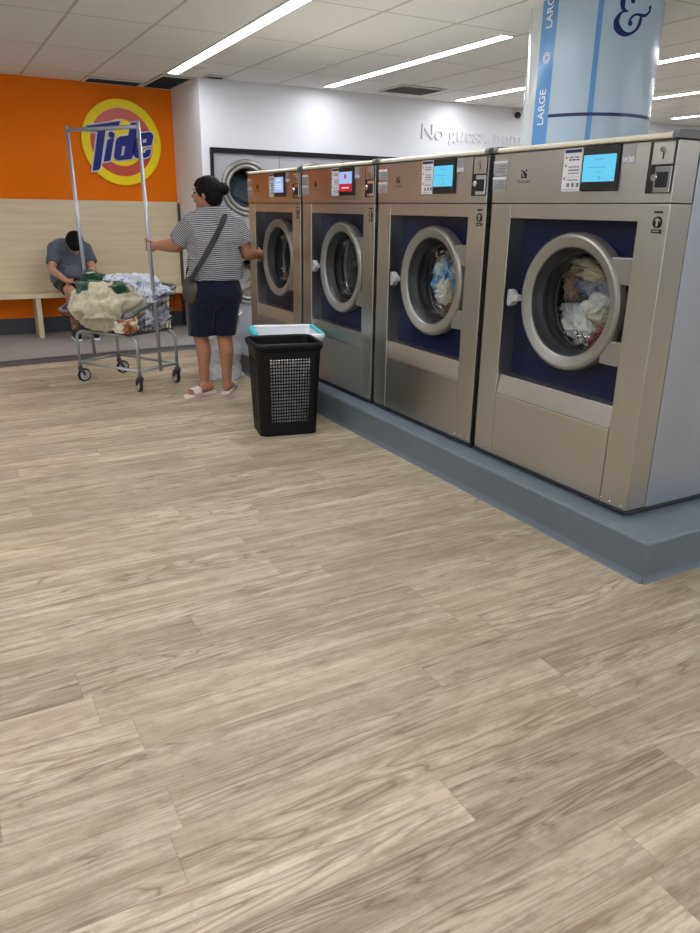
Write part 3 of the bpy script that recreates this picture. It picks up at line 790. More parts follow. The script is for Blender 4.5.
# ------------------------------------------------------------------ dryers in the white wall
def make_dryer(label, loc):
    t = thing('stacked_dryer', label, 'dryer', loc, 0, 'stacked dryers built into the white wall')
    hw = .388
    b = B(); box(b, (-hw, .0, 0), (hw, .02, .10)); box(b, (-hw, .02, 0), (-hw + .01, .8, 1.90)); box(b, (hw - .01, .02, 0), (hw, .8, 1.90)); box(b, (-hw, .79, 0), (hw, .8, 1.90)); box(b, (-hw, .0, 1.895), (hw, .79, 1.904))
    obj('cabinet', b, M['steelside'], t)
    for z0, cz in ((.10, .62), (1.0, 1.565)):
        n = 64; b = B(); z1 = z0 + .895; rr = .215
        hole = [b.verts.new((rr * math.cos(2 * PI * i / n), 0, cz + rr * math.sin(2 * PI * i / n))) for i in range(n)]
        out = []
        for i in range(n):
            c, s = math.cos(2 * PI * i / n), math.sin(2 * PI * i / n); k_ = 9
            if abs(c) > 1e-6: k_ = min(k_, hw / abs(c))
            if s > 1e-6: k_ = min(k_, (z1 - cz) / s)
            if s < -1e-6: k_ = min(k_, (cz - z0) / -s)
            out.append(b.verts.new((k_ * c, 0, cz + k_ * s)))
        for i in range(n):
            j = (i + 1) % n; a0, a1 = out[i].co, out[j].co
            if abs(a0.x - a1.x) > 1e-4 and abs(a0.z - a1.z) > 1e-4:
                cv = b.verts.new((math.copysign(hw, a0.x + a1.x), 0, z1 if (a0.z + a1.z) / 2 > cz else z0)); b.faces.new((hole[i], out[i], cv, out[j], hole[j]))
            else: b.faces.new((hole[i], out[i], out[j], hole[j]))
        ext = bmesh.ops.extrude_face_region(b, geom=b.faces[:]); bmesh.ops.translate(b, verts=[g for g in ext['geom'] if isinstance(g, bmesh.types.BMVert)], vec=(0, .012, 0))
        obj('front_panel', b, M['dryer'], t)
        f = lambda a, c, d: (a, d, cz + c)
        dr = obj('door', lathe(B(), [(.288, 0), (.290, -.020), (.278, -.034), (.258, -.038), (.246, -.030), (.236, -.030), (.226, -.040), (.212, -.040), (.200, -.028), (.196, -.004), (.21, 0), (.288, 0)], f, 72), M['ring'], t, smooth=True)
        obj('door_rim_seal', lathe(B(), [(.2485, -.034), (.2455, -.0325), (.2365, -.0325), (.2335, -.034)], f, 72), M['dsteel'], dr, smooth=True)
        obj('door_glass', lathe(B(), [(.197, -.008), (.0005, -.008)], f, 48), M['glass'], dr)
        obj('handle', bx((-.30, -.055, cz - .03), (-.262, -.015, cz + .03)), M['handle'], dr, bev=.006)
        obj('drum', lathe(B(), [(.212, .012), (.31, .03), (.31, .70), (.0005, .72)], f, 64), M['dsteel'], t, smooth='auto')
        obj('coin_panel', bx((.13, -.006, z0 + .02), (.33, -.001, z0 + .07)), M['lblgrey'], t)
    return t
M['dryer'] = paint('brushed_dryer_front', (176, 176, 184), .45, .4, var=.05, scale=3)
d0 = make_dryer('stacked grey dryer at the left end of the white wall, behind the woman', (3.098, 8.0, 0))
dup(d0, (3.882, 8.0, 0), 'stacked grey dryer, second from the left, behind the far washer')
dup(d0, (4.665, 8.0, 0), 'stacked grey dryer mostly hidden behind the washers')
tag(crumple('cloth', (3.10, 8.28, 1.50), (.22, .12, .19), cloth('slate_bedding', (84, 94, 108)), 21, .3, 1.8, fold=.9), 'slate grey bedding in the upper dryer behind the woman', 'clothes')
tag(crumple('cloth', (3.08, 8.24, .56), (.22, .12, .2), cloth('pale_floral_bedding', (196, 190, 186), (190, 140, 122), 7, .5, .6), 22, .3, 1.8, fold=.8), 'pale patterned bedding in the lower dryer beside the woman', 'clothes')
tag(crumple('cloth', (3.88, 8.28, 1.46), (.22, .12, .16), cloth('charcoal_towel', (70, 74, 82)), 23, .3, 1.8, fold=.9), 'charcoal towel in the upper dryer behind the far washer', 'clothes')

# ------------------------------------------------------------------ hampers
def hamper(name, label, loc, rz, wb, db, wt, dt, h, body, rimm, holes, rimw=.022, grip=None, group='tall laundry hampers'):
    t = thing(name, label, 'laundry hamper', loc, rz, group)
    NU, NV = 69, 84
    b = B()
    def pt(u, v, rad=.045):
        # u in 0..4 around, v 0..1 up
        w_, d_ = wb + (wt - wb) * v, db + (dt - db) * v
        side, s = int(u) % 4, u - int(u)
        a, c = w_ / 2, d_ / 2
        P = [((-a, -c), (a, -c)), ((a, -c), (a, c)), ((a, c), (-a, c)), ((-a, c), (-a, -c))][side]
        x = P[0][0] + (P[1][0] - P[0][0]) * s; y = P[0][1] + (P[1][1] - P[0][1]) * s
        # round the corners
        for sx in (-1, 1):
            for sy in (-1, 1):
                cx, cy = sx * (a - rad), sy * (c - rad)
                if sx * x > sx * cx and sy * y > sy * cy:
                    dv = Vector((x - cx, y - cy)); l = dv.length
                    if l > 1e-9: dv = dv / l * rad; x, y = cx + dv.x, cy + dv.y
        return Vector((x, y, v * h))
    grid = [[b.verts.new(pt(s + i / NU, j / NV)) for s in range(4) for i in range(NU)] for j in range(NV + 1)]
    n = 4 * NU
    for j in range(NV):
        for i in range(n):
            k_ = i % NU
            if holes(k_, j, NU, NV): continue
            b.faces.new((grid[j][i], grid[j][(i + 1) % n], grid[j + 1][(i + 1) % n], grid[j + 1][i]))
    b.faces.new([grid[0][i] for i in range(n)][::-1])
    o = obj('basket_body', b, body, t, smooth='auto')
    sm = o.modifiers.new('s', 'SOLIDIFY'); sm.thickness = .004; sm.offset = 1
    rb = B(); prof = [(0, -.045), (.006, -.045), (rimw, -.02), (rimw + .002, -.002), (rimw - .006, .006), (.006, .008), (-.004, .002), (-.003, -.012), (0, -.045)]
    rr = []; rr_pts = []; rr_nrm = []
    for i in range(n):
        p = pt(int(i // NU) + (i % NU) / NU, 1.0); q = Vector((p.x, p.y, 0)); nrm = None
        p2 = pt(((i + 1) % n) // NU + ((i + 1) % n % NU) / NU, 1.0); p0 = pt(((i - 1) % n) // NU + ((i - 1) % n % NU) / NU, 1.0)
        tg = (p2 - p0).normalized(); nrm = Vector((tg.y, -tg.x, 0))
        rr_pts.append(p.copy()); rr_nrm.append(nrm)
        rr.append([rb.verts.new(p + nrm * u + Vector((0, 0, v))) for u, v in prof])
    for i in range(n):
        a, c = rr[i], rr[(i + 1) % n]
        for k_ in range(len(prof) - 1): rb.faces.new((a[k_], a[k_ + 1], c[k_ + 1], c[k_]))
    obj('rim', rb, rimm, t, smooth=True)
    if grip:
        for sd_ in (0, 1):
            gb = B(); rows = []
            for i in range(n):
                p = Vector(rr_pts[i]); 
                if (p.x > 0) == bool(sd_) and abs(p.x) > wt / 2 - .02 and abs(p.y) < dt / 2 - .02:
                    rows.append((math.atan2(p.y, p.x if sd_ else -p.x), i))
            rows.sort(); rg = []
            for _, i in rows:
                p, nrm = rr_pts[i], rr_nrm[i]
                rg.append([gb.verts.new(p + nrm * u + Vector((0, 0, v))) for u, v in ((rimw - .008, .0105), (rimw + .005, .002), (rimw + .005, -.022), (rimw - .004, -.03), (-.007, -.012), (-.007, .005), (.004, .0115))])
            for a, c in zip(rg, rg[1:]):
                for k_ in range(7): gb.faces.new((a[k_], a[(k_ + 1) % 7], c[(k_ + 1) % 7], c[k_]))
            gb.faces.new(rg[0]); gb.faces.new(rg[-1][::-1])
            obj('grip', gb, grip, t, smooth=True)
    return t
def holes_black(i, j, nu, nv):
    return 12 <= i <= nu - 13 and 12 <= j <= 70 and i % 3 != 0 and j % 3 != 0
def holes_white(i, j, nu, nv):
    if j in (70, 71): return 14 <= i <= nu - 13 and i % 5 in (1, 2, 3)
    return 12 <= i <= nu - 13 and 12 <= j <= 64 and i % 4 in (1, 2) and j % 4 != 0
rzh = -.19
hamper('laundry_hamper', 'tall black lattice plastic hamper standing on the wood floor', (1.868, 4.255, 0), rzh, .36, .27, .405, .335, .582, M['hblack'], M['hblack'], holes_black, .018)
hamper('laundry_hamper', 'white plastic hamper with a teal rim behind the black hamper', (2.068, 4.665, 0), -.26, .24, .26, .425, .43, .572, M['hwhite'], M['hwhite'], holes_white, .020, M['teal'])

def hamper_fit(p):
    q = Matrix.Rotation(-rzh, 3, 'Z') @ Vector((p.x - 1.868, p.y - 4.255, 0)); z = min(max(p.z, .012), .47 + .03 * noise.noise(p * 9)); k_ = z / .582
    a, c = (.36 + .045 * k_) / 2 - .014, (.27 + .065 * k_) / 2 - .014
    q.x = max(-a, min(a, q.x)); q.y = max(-c, min(c, q.y))
    e = max(0, abs(q.x) - a + .035, ) ; f = max(0, abs(q.y) - c + .035)
    if e and f and math.hypot(e, f) > .035: 
        g = .035 / math.hypot(e, f); q.x -= math.copysign(e * (1 - g), q.x); q.y -= math.copysign(f * (1 - g), q.y)
    q = Matrix.Rotation(rzh, 3, 'Z') @ q
    return Vector((1.868 + q.x, 4.255 + q.y, z))
tag(crumple('cloth', (1.868, 4.255, .25), (.22, .16, .30), C['white'], 51, .14, 2.2, rz=rzh, fold=.6, post=hamper_fit), 'white laundry inside the black lattice hamper', 'clothes')
# white woven pop-up bag behind the woman's legs
t = NT('white_mesh_fabric'); o_ = t.obj(); wv = t.noise(t.scaled(o_, (14, 14, 40)), 1, 4, .6, .4)
col = t.mix(t.mapr(wv, .3, .7, 0, 1), lin((196, 198, 200)), lin((226, 228, 230)))
bs = t.bsdf(col, .8, 0, .2, t.noise(o_, 26, 4, .6), .6, .02); tr = t.n('ShaderNodeBsdfTransparent'); mx = t.n('ShaderNodeMixShader'); mx.inputs[0].default_value = .12
t.l(bs.outputs[0], mx.inputs[1]); t.l(tr.outputs[0], mx.inputs[2]); t.l(mx.outputs[0], t.out.inputs[0]); M['mesh'] = t.m
lb = thing('laundry_bag', 'white mesh pop-up laundry bag behind the legs of the woman', 'laundry bag', (2.045, 5.985, 0))
b = B(); NS, NVb = 48, 26; rg = []
for j in range(NVb + 1):
    v = j / NVb; row = []
    for i in range(NS):
        a = 2 * PI * i / NS; wob = noise.noise(Vector((math.cos(a) * 1.5, math.sin(a) * 1.5, v * 3))) * .018
        rad = .178 + .006 * math.sin(v * 20) + wob + (.012 if j == 0 else 0)
        row.append(b.verts.new((rad * math.cos(a), rad * math.sin(a), .006 + v * (.50 + .03 * math.cos(a)))))
    rg.append(row)
for u, v in zip(rg, rg[1:]):
    for i in range(NS): b.faces.new((u[i], u[(i + 1) % NS], v[(i + 1) % NS], v[i]))
b.faces.new(rg[0][::-1])
obj('bag_body', b, M['mesh'], lb, smooth=True)
for z, tl in ((.008, 0), (.507, .03)):
    b = B(); tube(b, [(.186 * math.cos(2 * PI * i / 48), .186 * math.sin(2 * PI * i / 48), z + tl * math.cos(2 * PI * i / 48)) for i in range(48)], .007, 8, True); obj('wire_hoop', b, M['hwhite'], lb)
tag(crumple('cloth', (2.045, 5.985, .19), (.145, .145, .16), C['white'], 31, .25, 2, flat=.022), 'white laundry at the bottom of the mesh bag', 'clothes')

# ------------------------------------------------------------------ laundry cart
CX, CY = 1.283, 6.046
Lh, Wh = Vector((-.508, .861, 0)), Vector((.861, .508, 0))
cart = thing('laundry_cart', 'wire laundry cart on casters with a tall hanging bar, loaded with bedding', 'laundry cart', (CX, CY, 0))
def cp(l, w_, z): return Lh * l + Wh * w_ + Vector((0, 0, z))
hl, hw = .335, .205
# two leg frames: each end a bent tube up to the basket
for s in (-1, 1):
    b = B(); tube(b, fillet([cp(s * hl, -hw, .115), cp(s * hl, -hw, .405), cp(s * (hl - .12), -hw, .425)], .06), .0125); obj('leg', b, M['zinc'], cart)
    b = B(); tube(b, fillet([cp(s * hl, hw, .115), cp(s * hl, hw, .405), cp(s * (hl - .12), hw, .425)], .06), .0125); obj('leg', b, M['zinc'], cart)
    b = B(); tube(b, [cp(s * hl, -hw, .165), cp(s * hl, hw, .165)], .011); obj('end_bar', b, M['zinc'], cart)
for w_ in (-hw, hw):
    b = B(); tube(b, [cp(-hl, w_, .165), cp(hl, w_, .165)], .011); obj('side_bar', b, M['zinc'], cart)
    b = B(); tube(b, [cp(-hl + .1, w_, .425), cp(hl - .1, w_, .425)], .0125); obj('top_bar', b, M['zinc'], cart)
# hanging rack: one pole at each end and a cross bar
lean = Vector((-.949, .314, 0))
ptop = {-1: cp(-hl - .022, 0, 1.925) + lean * .042, 1: cp(hl + .022, 0, 1.925) + lean * .062}
pbot = {-1: cp(-hl - .022, 0, .14), 1: cp(hl + .022, 0, .14) + lean * .022}
for s in (-1, 1):
    b = B(); tube(b, [pbot[s], ptop[s]], .0145); obj('pole', b, M['zinc'], cart)
dz_ = Vector((0, 0, -.03))
b = B(); tube(b, [ptop[-1] + dz_, ptop[1] + dz_], .0145); obj('hanging_bar', b, M['zinc'], cart)
# casters
for (sl, sw), ang in zip(((-1, -1), (1, -1), (-1, 1), (1, 1)), (95, 20, 100, 15)):
    A = R(ang); d = Vector((math.cos(A), math.sin(A), 0)); ax = Vector((-d.y, d.x, 0)); p = cp(sl * hl, sw * hw, 0); c = p + d * .03 + Vector((0, 0, .055))
    fk = B()
    tube(fk, [p + Vector((0, 0, .105)), p + Vector((0, 0, .135))], .019, 14)
    for sgn in (-1, 1):
        tube(fk, [p + ax * sgn * .019 + Vector((0, 0, .11)), c + ax * sgn * .019], [.012, .010], 8)
    tube(fk, [p - ax * .025 + Vector((0, 0, .112)), p + ax * .025 + Vector((0, 0, .112))], .010, 8)
    fo = obj('caster', fk, M['dsteel'], cart)
    tf = lambda a, b_, e: c + d * a + Vector((0, 0, b_)) + ax * e
    obj('tyre', lathe(B(), [(.042, -.013), (.052, -.012), (.0548, -.006), (.0548, .006), (.052, .012), (.042, .013)], tf, 32, caps=False), M['rubber'], fo, smooth=True)
    obj('wheel', lathe(B(), [(.0005, -.016), (.016, -.016), (.02, -.009), (.036, -.009), (.0425, -.0125), (.0425, .0125), (.036, .009), (.02, .009), (.016, .016), (.0005, .016)], tf, 32), M['wheel'], fo, smooth=True)
# tilted rim and wire basket
bl0, bl1, bw0, bw1 = -.325, .45, -.27, .27      # along / across at the rim
rimz = lambda w_: .575 + (w_ - bw0) / (bw1 - bw0) * .20
rc = [(bl0, bw0), (bl1, bw0), (bl1, bw1), (bl0, bw1)]
pts = fillet([cp(l, w_, rimz(w_)) for l, w_ in rc + rc[:2]], .05)
b = B(); tube(b, pts[1:25], .014, 10, True)
basket = obj('basket_rim', b, M['rim'], cart)
b = B()
fl0, fl1, fw0, fw1, fz = -.30, .34, -.22, .22, .437
N1, N2 = 15, 11
def lerp(a, b_, t_): return a + (b_ - a) * t_
for i in range(N1):
    t_ = i / (N1 - 1); lt, lf = lerp(bl0 + .02, bl1 - .02, t_), lerp(fl0, fl1, t_)
    tube(b, [cp(lt, bw0, rimz(bw0)), cp(lf, fw0, fz), cp(lf, fw1, fz), cp(lt, bw1, rimz(bw1))], .003, 6)
for i in range(N2):
    t_ = i / (N2 - 1); wt_, wf = lerp(bw0 + .02, bw1 - .02, t_), lerp(fw0, fw1, t_)
    tube(b, [cp(bl0, wt_, rimz(wt_)), cp(fl0, wf, fz), cp(fl1, wf, fz), cp(bl1, wt_, rimz(wt_))], .003, 6)
for v in (.25, .5, .75):
    q = []
    for (l, w_), (l2, w2) in zip([(fl0, fw0), (fl1, fw0), (fl1, fw1), (fl0, fw1)], rc):
        q.append(lerp(cp(l, w_, fz), cp(l2, w2, rimz(w2)), v))
    tube(b, q, .0035, 6, True)
obj('wire_basket', b, M['wire'], cart)

# bedding heap
def at(l, w_, z): p = cp(l, w_, z); return (CX + p.x, CY + p.y, p.z)
def fleece():
    t = NT('cream_green_fleece'); o = t.obj(); nz = t.noise(o, 5.0, 4, .6, .8)
    col = t.mix(t.mapr(t.noise(o, 30, 4, .7), .3, .7, 0, 1), lin((176, 170, 142)), lin((206, 200, 172)))
    wob = t.n('ShaderNodeVectorMath', operation='ADD'); t.l(o, wob.inputs[0])
    nw = t.n('ShaderNodeTexNoise'); t.l(o, nw.inputs['Vector']); nw.inputs['Scale'].default_value = 11
    nsc = t.n('ShaderNodeVectorMath', operation='MULTIPLY_ADD'); t.l(nw.outputs['Color'], nsc.inputs[0]); nsc.inputs[1].default_value = (.09, .09, .09); nsc.inputs[2].default_value = (-.045, -.045, -.045)
    t.l(nsc.outputs[0], wob.inputs[1])
    for l_, w_, z_, r_ in ((.10, -.24, .80, .115), (-.03, -.20, .83, .075), (-.20, -.18, .80, .095), (.22, -.22, .66, .045)):
        dn = t.n('ShaderNodeVectorMath', operation='DISTANCE'); t.l(wob.outputs[0], dn.inputs[0]); dn.inputs[1].default_value = at(l_, w_, z_)
        col = t.mix(t.mapr(dn.outputs['Value'], r_ - .008, r_ + .004, 1, 0), col, lin((22, 58, 38)))
    col = t.mix(t.mapr(t.noise(o, 9, 3, .6, 1.2), .64, .68, 0, .8), col, lin((150, 130, 100)))
    b = t.bsdf(col, .95, 0, .1, t.noise(o, 220, 3, .7), .7, .006); b.inputs['Sheen Weight'].default_value = .3
    return t.m
RZ = math.atan2(Lh.y, Lh.x)
sheet = cloth('pale_print_sheet', (205, 210, 220), (120, 130, 148), 26, .54, .60)
dgreen = cloth('dark_green_fleece', (20, 62, 40), (190, 196, 184), 9, .60, .64, fuzz=.7)
rust = cloth('rust_floral_cloth', (170, 112, 78), (225, 215, 200), 16, .46, .52)
GB = 'bedding heaped in the laundry cart'
def heap(label, c, r, mat, seed, **k): return tag(crumple('bedding', c, r, mat, seed, rz=RZ, **{**dict(amp=.3, freq=2.0, sub=5, fold=.8), **k}), label, 'bedding', GB)
def drape(p):
    q = p - Vector((CX, CY, 0)); l_, w_ = q.dot(Lh), q.dot(Wh); fr_ = max(0, min(1, (-.14 - w_) / .1)) * max(0, min(1, (.80 - p.z) / .12))
    ph = l_ * 34 + (p.z - .6) * 5 + 2.2 * noise.noise(Vector((l_ * 5, 3.1, p.z * 4)))
    return p - Wh * .022 * fr_ * (1 - abs(math.sin(ph)) * 1.5)
heap('cream fleece blanket with green patches draped over the front of the cart', at(-.03, -.18, .645), (.30, .20, .18), fleece(), 47, amp=.26, post=drape)
heap('pale printed sheet heaped on top of the cart', at(-.04, .08, .735), (.32, .18, .125), sheet, 42)
heap('dark green fleece bundle at the left end of the heap in the cart', at(.30, .0, .755), (.12, .14, .10), dgreen, 43)
heap('rust patterned cloth at the near bottom of the cart basket', at(-.22, -.21, .52), (.12, .08, .07), rust, 44)
heap('crumpled pale sheet at the right end of the cart basket', at(-.22, .06, .56), (.11, .19, .12), cloth('pale_print_sheet_two', (206, 210, 218), (130, 138, 156), 22, .54, .6), 45)

# ------------------------------------------------------------------ people
def finish_body(name, bm, mat, parent, voxel=.006, it=5, clamps=(), stripe=None, wrinkle=0):
    me = remesh(bm, voxel, it)
    if wrinkle:
        ns = [v.normal.copy() for v in me.vertices]
        for v, nn in zip(me.vertices, ns):
            q = Vector((v.co.x * 7, v.co.y * 7, v.co.z * 17 + 2.5 * v.co.x)); v.co += nn * wrinkle * ((1 - 2.5 * abs(noise.noise(q + noise.noise_vector(q * .6) * .8))) * .6 + noise.noise(q * .5))
    for v in me.vertices:
        for fn in clamps: 
            r__ = fn(v.co)
            if r__ is not None: v.co = r__
    if stripe:
        at_ = me.attributes.new('stripe', 'FLOAT', 'POINT')
        for i, v in enumerate(me.vertices): at_.data[i].value = stripe(v.co)
    return obj(name, me, mat, parent, smooth=True)

def clampz(zmin=None, zmax=None):
    def f(p):
        if zmin is not None and p.z < zmin: return Vector((p.x, p.y, zmin))
        if zmax is not None and p.z > zmax: return Vector((p.x, p.y, zmax))
    return f
def clampp(c, d, rad):
    c, d = Vector(c), Vector(d).normalized()
    def f(p):
        k_ = (p - c).dot(d)
        if k_ > 0 and (p - c).length < rad: return p - d * k_
    return f

def fingers(bm, knuckles, dirs, lens, bend_axis, bends, r=.0085):
    """each finger: three phalanges that bend about an axis"""
    for kn, d, ln, bd in zip(knuckles, dirs, lens, bends):
        p, d = Vector(kn), Vector(d).normalized(); pts = [(p, r)]
        for i, f in enumerate((.45, .3, .25)):
            d = Matrix.Rotation(bd * (.6 if i == 0 else 1), 3, bend_axis) @ d
            p = p + d * ln * f; pts.append((p, r * (.93 - .08 * i)))
        chain(bm, pts)

# ---- woman
wm = thing('person', 'woman in striped shirt and navy shorts holding the cart pole', 'person', (1.80, 5.39, 0))
O = Vector((1.80, 5.39, 0))
def V(x, y, z): return Vector((x, y, z)) - O
b = B()
fd = Vector((-.766, .643, 0)); sd = Vector((.643, .766, 0))   # face direction, her right side
hc = V(1.79, 5.40, 1.452)
hm = Matrix((fd, sd, Vector((0, 0, 1)))).transposed()
ell(b, hc + Vector((0, 0, .018)) - fd * .008, (.092, .074, .093), hm)
ell(b, hc + fd * .026 - Vector((0, 0, .035)), (.062, .058, .072), hm)
ell(b, hc + fd * .058 - Vector((0, 0, .082)), (.026, .028, .024), hm)           # chin
hull(b, [(hc + fd * .088 + Vector((0, 0, .010)), .007), (hc + fd * .108 - Vector((0, 0, .020)), .0105), (hc + fd * .082 - Vector((0, 0, .024)), .012)])  # nose
ell(b, hc + fd * .086 - Vector((0, 0, .048)), (.012, .022, .009), hm)            # lips
for s in (-1, 1): ell(b, hc + sd * s * .074 - fd * .006 - Vector((0, 0, .012)), (.014, .010, .030), hm)  # ears
chain(b, [(hc - Vector((0, 0, .06)) - fd * .02, .056), (V(1.835, 5.385, 1.33), .062)])
hull(b, [(V(1.73, 5.39, 1.245), .06), (V(1.94, 5.39, 1.245), .06), (V(1.83, 5.39, 1.29), .06)])
hull(b, [(V(1.73, 5.385, 1.22), .08), (V(1.94, 5.385, 1.22), .08), (V(1.75, 5.385, .9), .10), (V(1.89, 5.385, .9), .10)])
# left arm to the pole
shl, ell_, wrl = V(1.668, 5.385, 1.245), V(1.582, 5.485, 1.098), V(1.472, 5.695, 1.088)
chain(b, [(shl, .062), (shl.lerp(ell_, .5), .060), (ell_, .052), (ell_.lerp(wrl, .3), .050), (wrl, .030)])
pole = Vector((CX, CY, 0)) + pbot[-1].lerp(ptop[-1], (1.085 - .14) / (1.925 - .14)) - O
dirw = (pole - wrl); dirw.z = 0; dirw.normalize(); side_ = Vector((dirw.y, -dirw.x, 0))   # right hand side of the forearm
palm = pole - dirw * .036 + side_ * .006
hull(b, [(wrl, .024), (palm + Vector((0, 0, .026)), .017), (palm - Vector((0, 0, .026)), .017), (palm + side_ * .018 + Vector((0, 0, .02)), .012), (palm + side_ * .018 - Vector((0, 0, .024)), .012)])
for i, zz in enumerate((.030, .010, -.010, -.030)):
    pts = []; rad = .0245; nn = (5, 6, 6, 5)[i]
    for k_ in range(nn):
        a = -2.2 + k_ * .62      # wraps round the pole from the far side
        pts.append((pole + dirw * (rad * math.cos(a + PI * .5 + .4)) * 1 + side_ * (rad * math.sin(a + PI * .5 + .4)) + Vector((0, 0, zz - .0015 * k_)), .0085 - .0004 * k_))
    chain(b, [(palm + side_ * .016 + Vector((0, 0, zz)), .010)] + pts)
chain(b, [(palm - side_ * .012 + Vector((0, 0, .030)), .012), (pole - dirw * .008 - side_ * .027 + Vector((0, 0, .046)), .010), (pole + dirw * .018 - side_ * .020 + Vector((0, 0, .050)), .009)])
# right arm to the far washer door
shr, elr, wrr = V(1.995, 5.385, 1.245), V(2.068, 5.370, 1.045), V(2.225, 5.520, 1.020)
chain(b, [(shr, .062), (shr.lerp(elr, .5), .060), (elr, .052), (elr.lerp(wrr, .3), .048), (wrr, .029)])
hd = (V(2.335, 5.63, 1.008) - wrr).normalized(); up_ = Vector((0, 0, 1)); hs_ = hd.cross(up_).normalized()
pk = wrr + hd * .078
hull(b, [(wrr, .024), (wrr + hd * .03 + up_ * .022, .016), (wrr + hd * .03 - up_ * .024, .016), (pk + up_ * .030, .0125), (pk - up_ * .030, .0115)])
fingers(b, [pk + up_ * z_ for z_ in (.030, .010, -.010, -.029)], [hd + up_ * k_ for k_ in (.12, .03, -.05, -.14)], (.070, .078, .073, .058), up_, (.35, .38, .42, .46))
chain(b, [(wrr + hd * .025 + up_ * .022, .013), (wrr + hd * .055 + up_ * .046 - hs_ * .018, .0105), (wrr + hd * .085 + up_ * .052 - hs_ * .03, .009)])
# legs and feet
hipl, hipr = V(1.725, 5.39, .80), V(1.895, 5.385, .80)
knl, anl = V(1.698, 5.42, .455), V(1.708, 5.412, .085)
knr, anr = V(1.868, 5.365, .450), V(1.876, 5.365, .085)
for h_, k_, a_, bk in ((hipl, knl, anl, Vector((.012, -.018, 0))), (hipr, knr, anr, Vector((0, -.02, 0)))):
    chain(b, [(h_, .095), (h_.lerp(k_, .5), .08), (k_, .058), (k_.lerp(a_, .33) + bk, .056), (k_.lerp(a_, .65) + bk * .4, .043), (a_, .034)])
heell, toel = V(1.750, 5.400, .055), V(1.565, 5.330, .040)
heelr, toer = V(1.862, 5.350, .055), V(1.970, 5.524, .040)
for a_, he, to in ((anl, heell, toel), (anr, heelr, toer)):
    d = (to - he).normalized(); sdv = Vector((-d.y, d.x, 0))
    hull(b, [(a_, .036), (he, .030), (he.lerp(to, .45) + Vector((0, 0, .012)), .030)])
    hull(b, [(he, .029), (he.lerp(to, .5) + sdv * .014, .026), (he.lerp(to, .5) - sdv * .014, .026), (he.lerp(to, .80) + sdv * .026, .018), (he.lerp(to, .80) - sdv * .026, .018)])
    for i, (o_, l_) in enumerate(((-.030, .028), (-.014, .034), (0, .032), (.014, .027), (.027, .020))):
        q = he.lerp(to, .82) + sdv * o_; chain(b, [(q, .012), (q + d * l_ - Vector((0, 0, .006)), .009)])
finish_body('body', b, M['skinw'], wm, .0055, 4)
# sandals
for nm, he, to in (('sandal', heell, toel), ('sandal', heelr, toer)):
    d = (to - he).normalized(); sdv = Vector((-d.y, d.x, 0)); bm = B(); outl = []
    for u, w_ in ((-.045, .020), (-.03, .034), (.03, .038), (.09, .036), (.15, .047), (.20, .046), (.235, .030), (.245, .0)):
        outl.append((u, w_))
    poly = [(u, w_) for u, w_ in outl] + [(u, -w_) for u, w_ in outl[::-1][1:]]
    prism(bm, poly, lambda u, v, z: Vector((he.x, he.y, z)) + Vector((d.x, d.y, 0)) * u + sdv * v, 0, .026)
    so = obj(nm, bm, M['sandal'], wm, bev=.006, seg=2)
    sb = B(); rows = []
    for i in range(9):
        u = .115 + .07 * i / 8; row = []
        for k_ in range(13):
            a = PI * k_ / 12; row.append(sb.verts.new(Vector((he.x, he.y, 0)) + Vector((d.x, d.y, 0)) * u + sdv * (.048 * math.cos(a)) + Vector((0, 0, .018 + (.062 - .15 * (u - .115)) * math.sin(a) ** .7))))
        rows.append(row)
    for u, v in zip(rows, rows[1:]):
        for k_ in range(12): sb.faces.new((u[k_], u[k_ + 1], v[k_ + 1], v[k_]))
    st_ = obj('sandal_strap', sb, M['sandal'], so, smooth=True); sm = st_.modifiers.new('s', 'SOLIDIFY'); sm.thickness = .005
# shorts
b = B()
hull(b, [(V(1.745, 5.375, .885), .10), (V(1.885, 5.375, .885), .10), (V(1.722, 5.355, .755), .115), (V(1.902, 5.35, .755), .115), (V(1.75, 5.42, .78), .10), (V(1.88, 5.42, .78), .10)])
chain(b, [(V(1.716, 5.375, .76), .113), (V(1.700, 5.412, .42), .094)]); chain(b, [(V(1.895, 5.37, .76), .112), (V(1.864, 5.367, .42), .088)])
finish_body('shorts', b, M['shorts'], wm, .007, 4, [clampz(.455, .92)], None, .004)
# shirt
b = B()
hull(b, [(V(1.70, 5.385, 1.255), .082), (V(1.97, 5.385, 1.255), .082), (V(1.79, 5.38, 1.315), .068), (V(1.88, 5.38, 1.315), .068), (V(1.735, 5.385, 1.13), .112), (V(1.935, 5.385, 1.13), .112)])
hull(b, [(V(1.735, 5.385, 1.13), .108), (V(1.935, 5.385, 1.13), .108), (V(1.735, 5.375, .97), .112), (V(1.915, 5.375, .97), .112), (V(1.79, 5.46, 1.10), .09), (V(1.88, 5.46, 1.10), .09)])
hull(b, [(V(1.735, 5.375, .97), .114), (V(1.915, 5.375, .97), .114), (V(1.742, 5.372, .84), .114), (V(1.908, 5.37, .84), .114), (V(1.78, 5.45, .97), .10), (V(1.88, 5.45, .97), .10)])
hull(b, [(V(1.835, 5.380, 1.29), .085), (V(1.828, 5.386, 1.365), .066)])
cul, cur = shl.lerp(ell_, .80), shr.lerp(elr, .66)
chain(b, [(shl, .078), (shl.lerp(ell_, .92), .082)]); chain(b, [(shr, .076), (shr.lerp(elr, .85), .080)])
dl, dr_ = (ell_ - shl).normalized(), (elr - shr).normalized()
def stripe_w(p):
    if p.x < (1.667 - O.x) and (p - shl).dot(dl) > -.03 and p.z > 1.02: return (p - shl).dot(dl) + .5
    if p.x > (2.02 - O.x) and p.z > 1.06: return (p - shr).dot(dr_) + .5
    return p.z + .012 * noise.noise(Vector((p.x, p.y, p.z)) * 7)
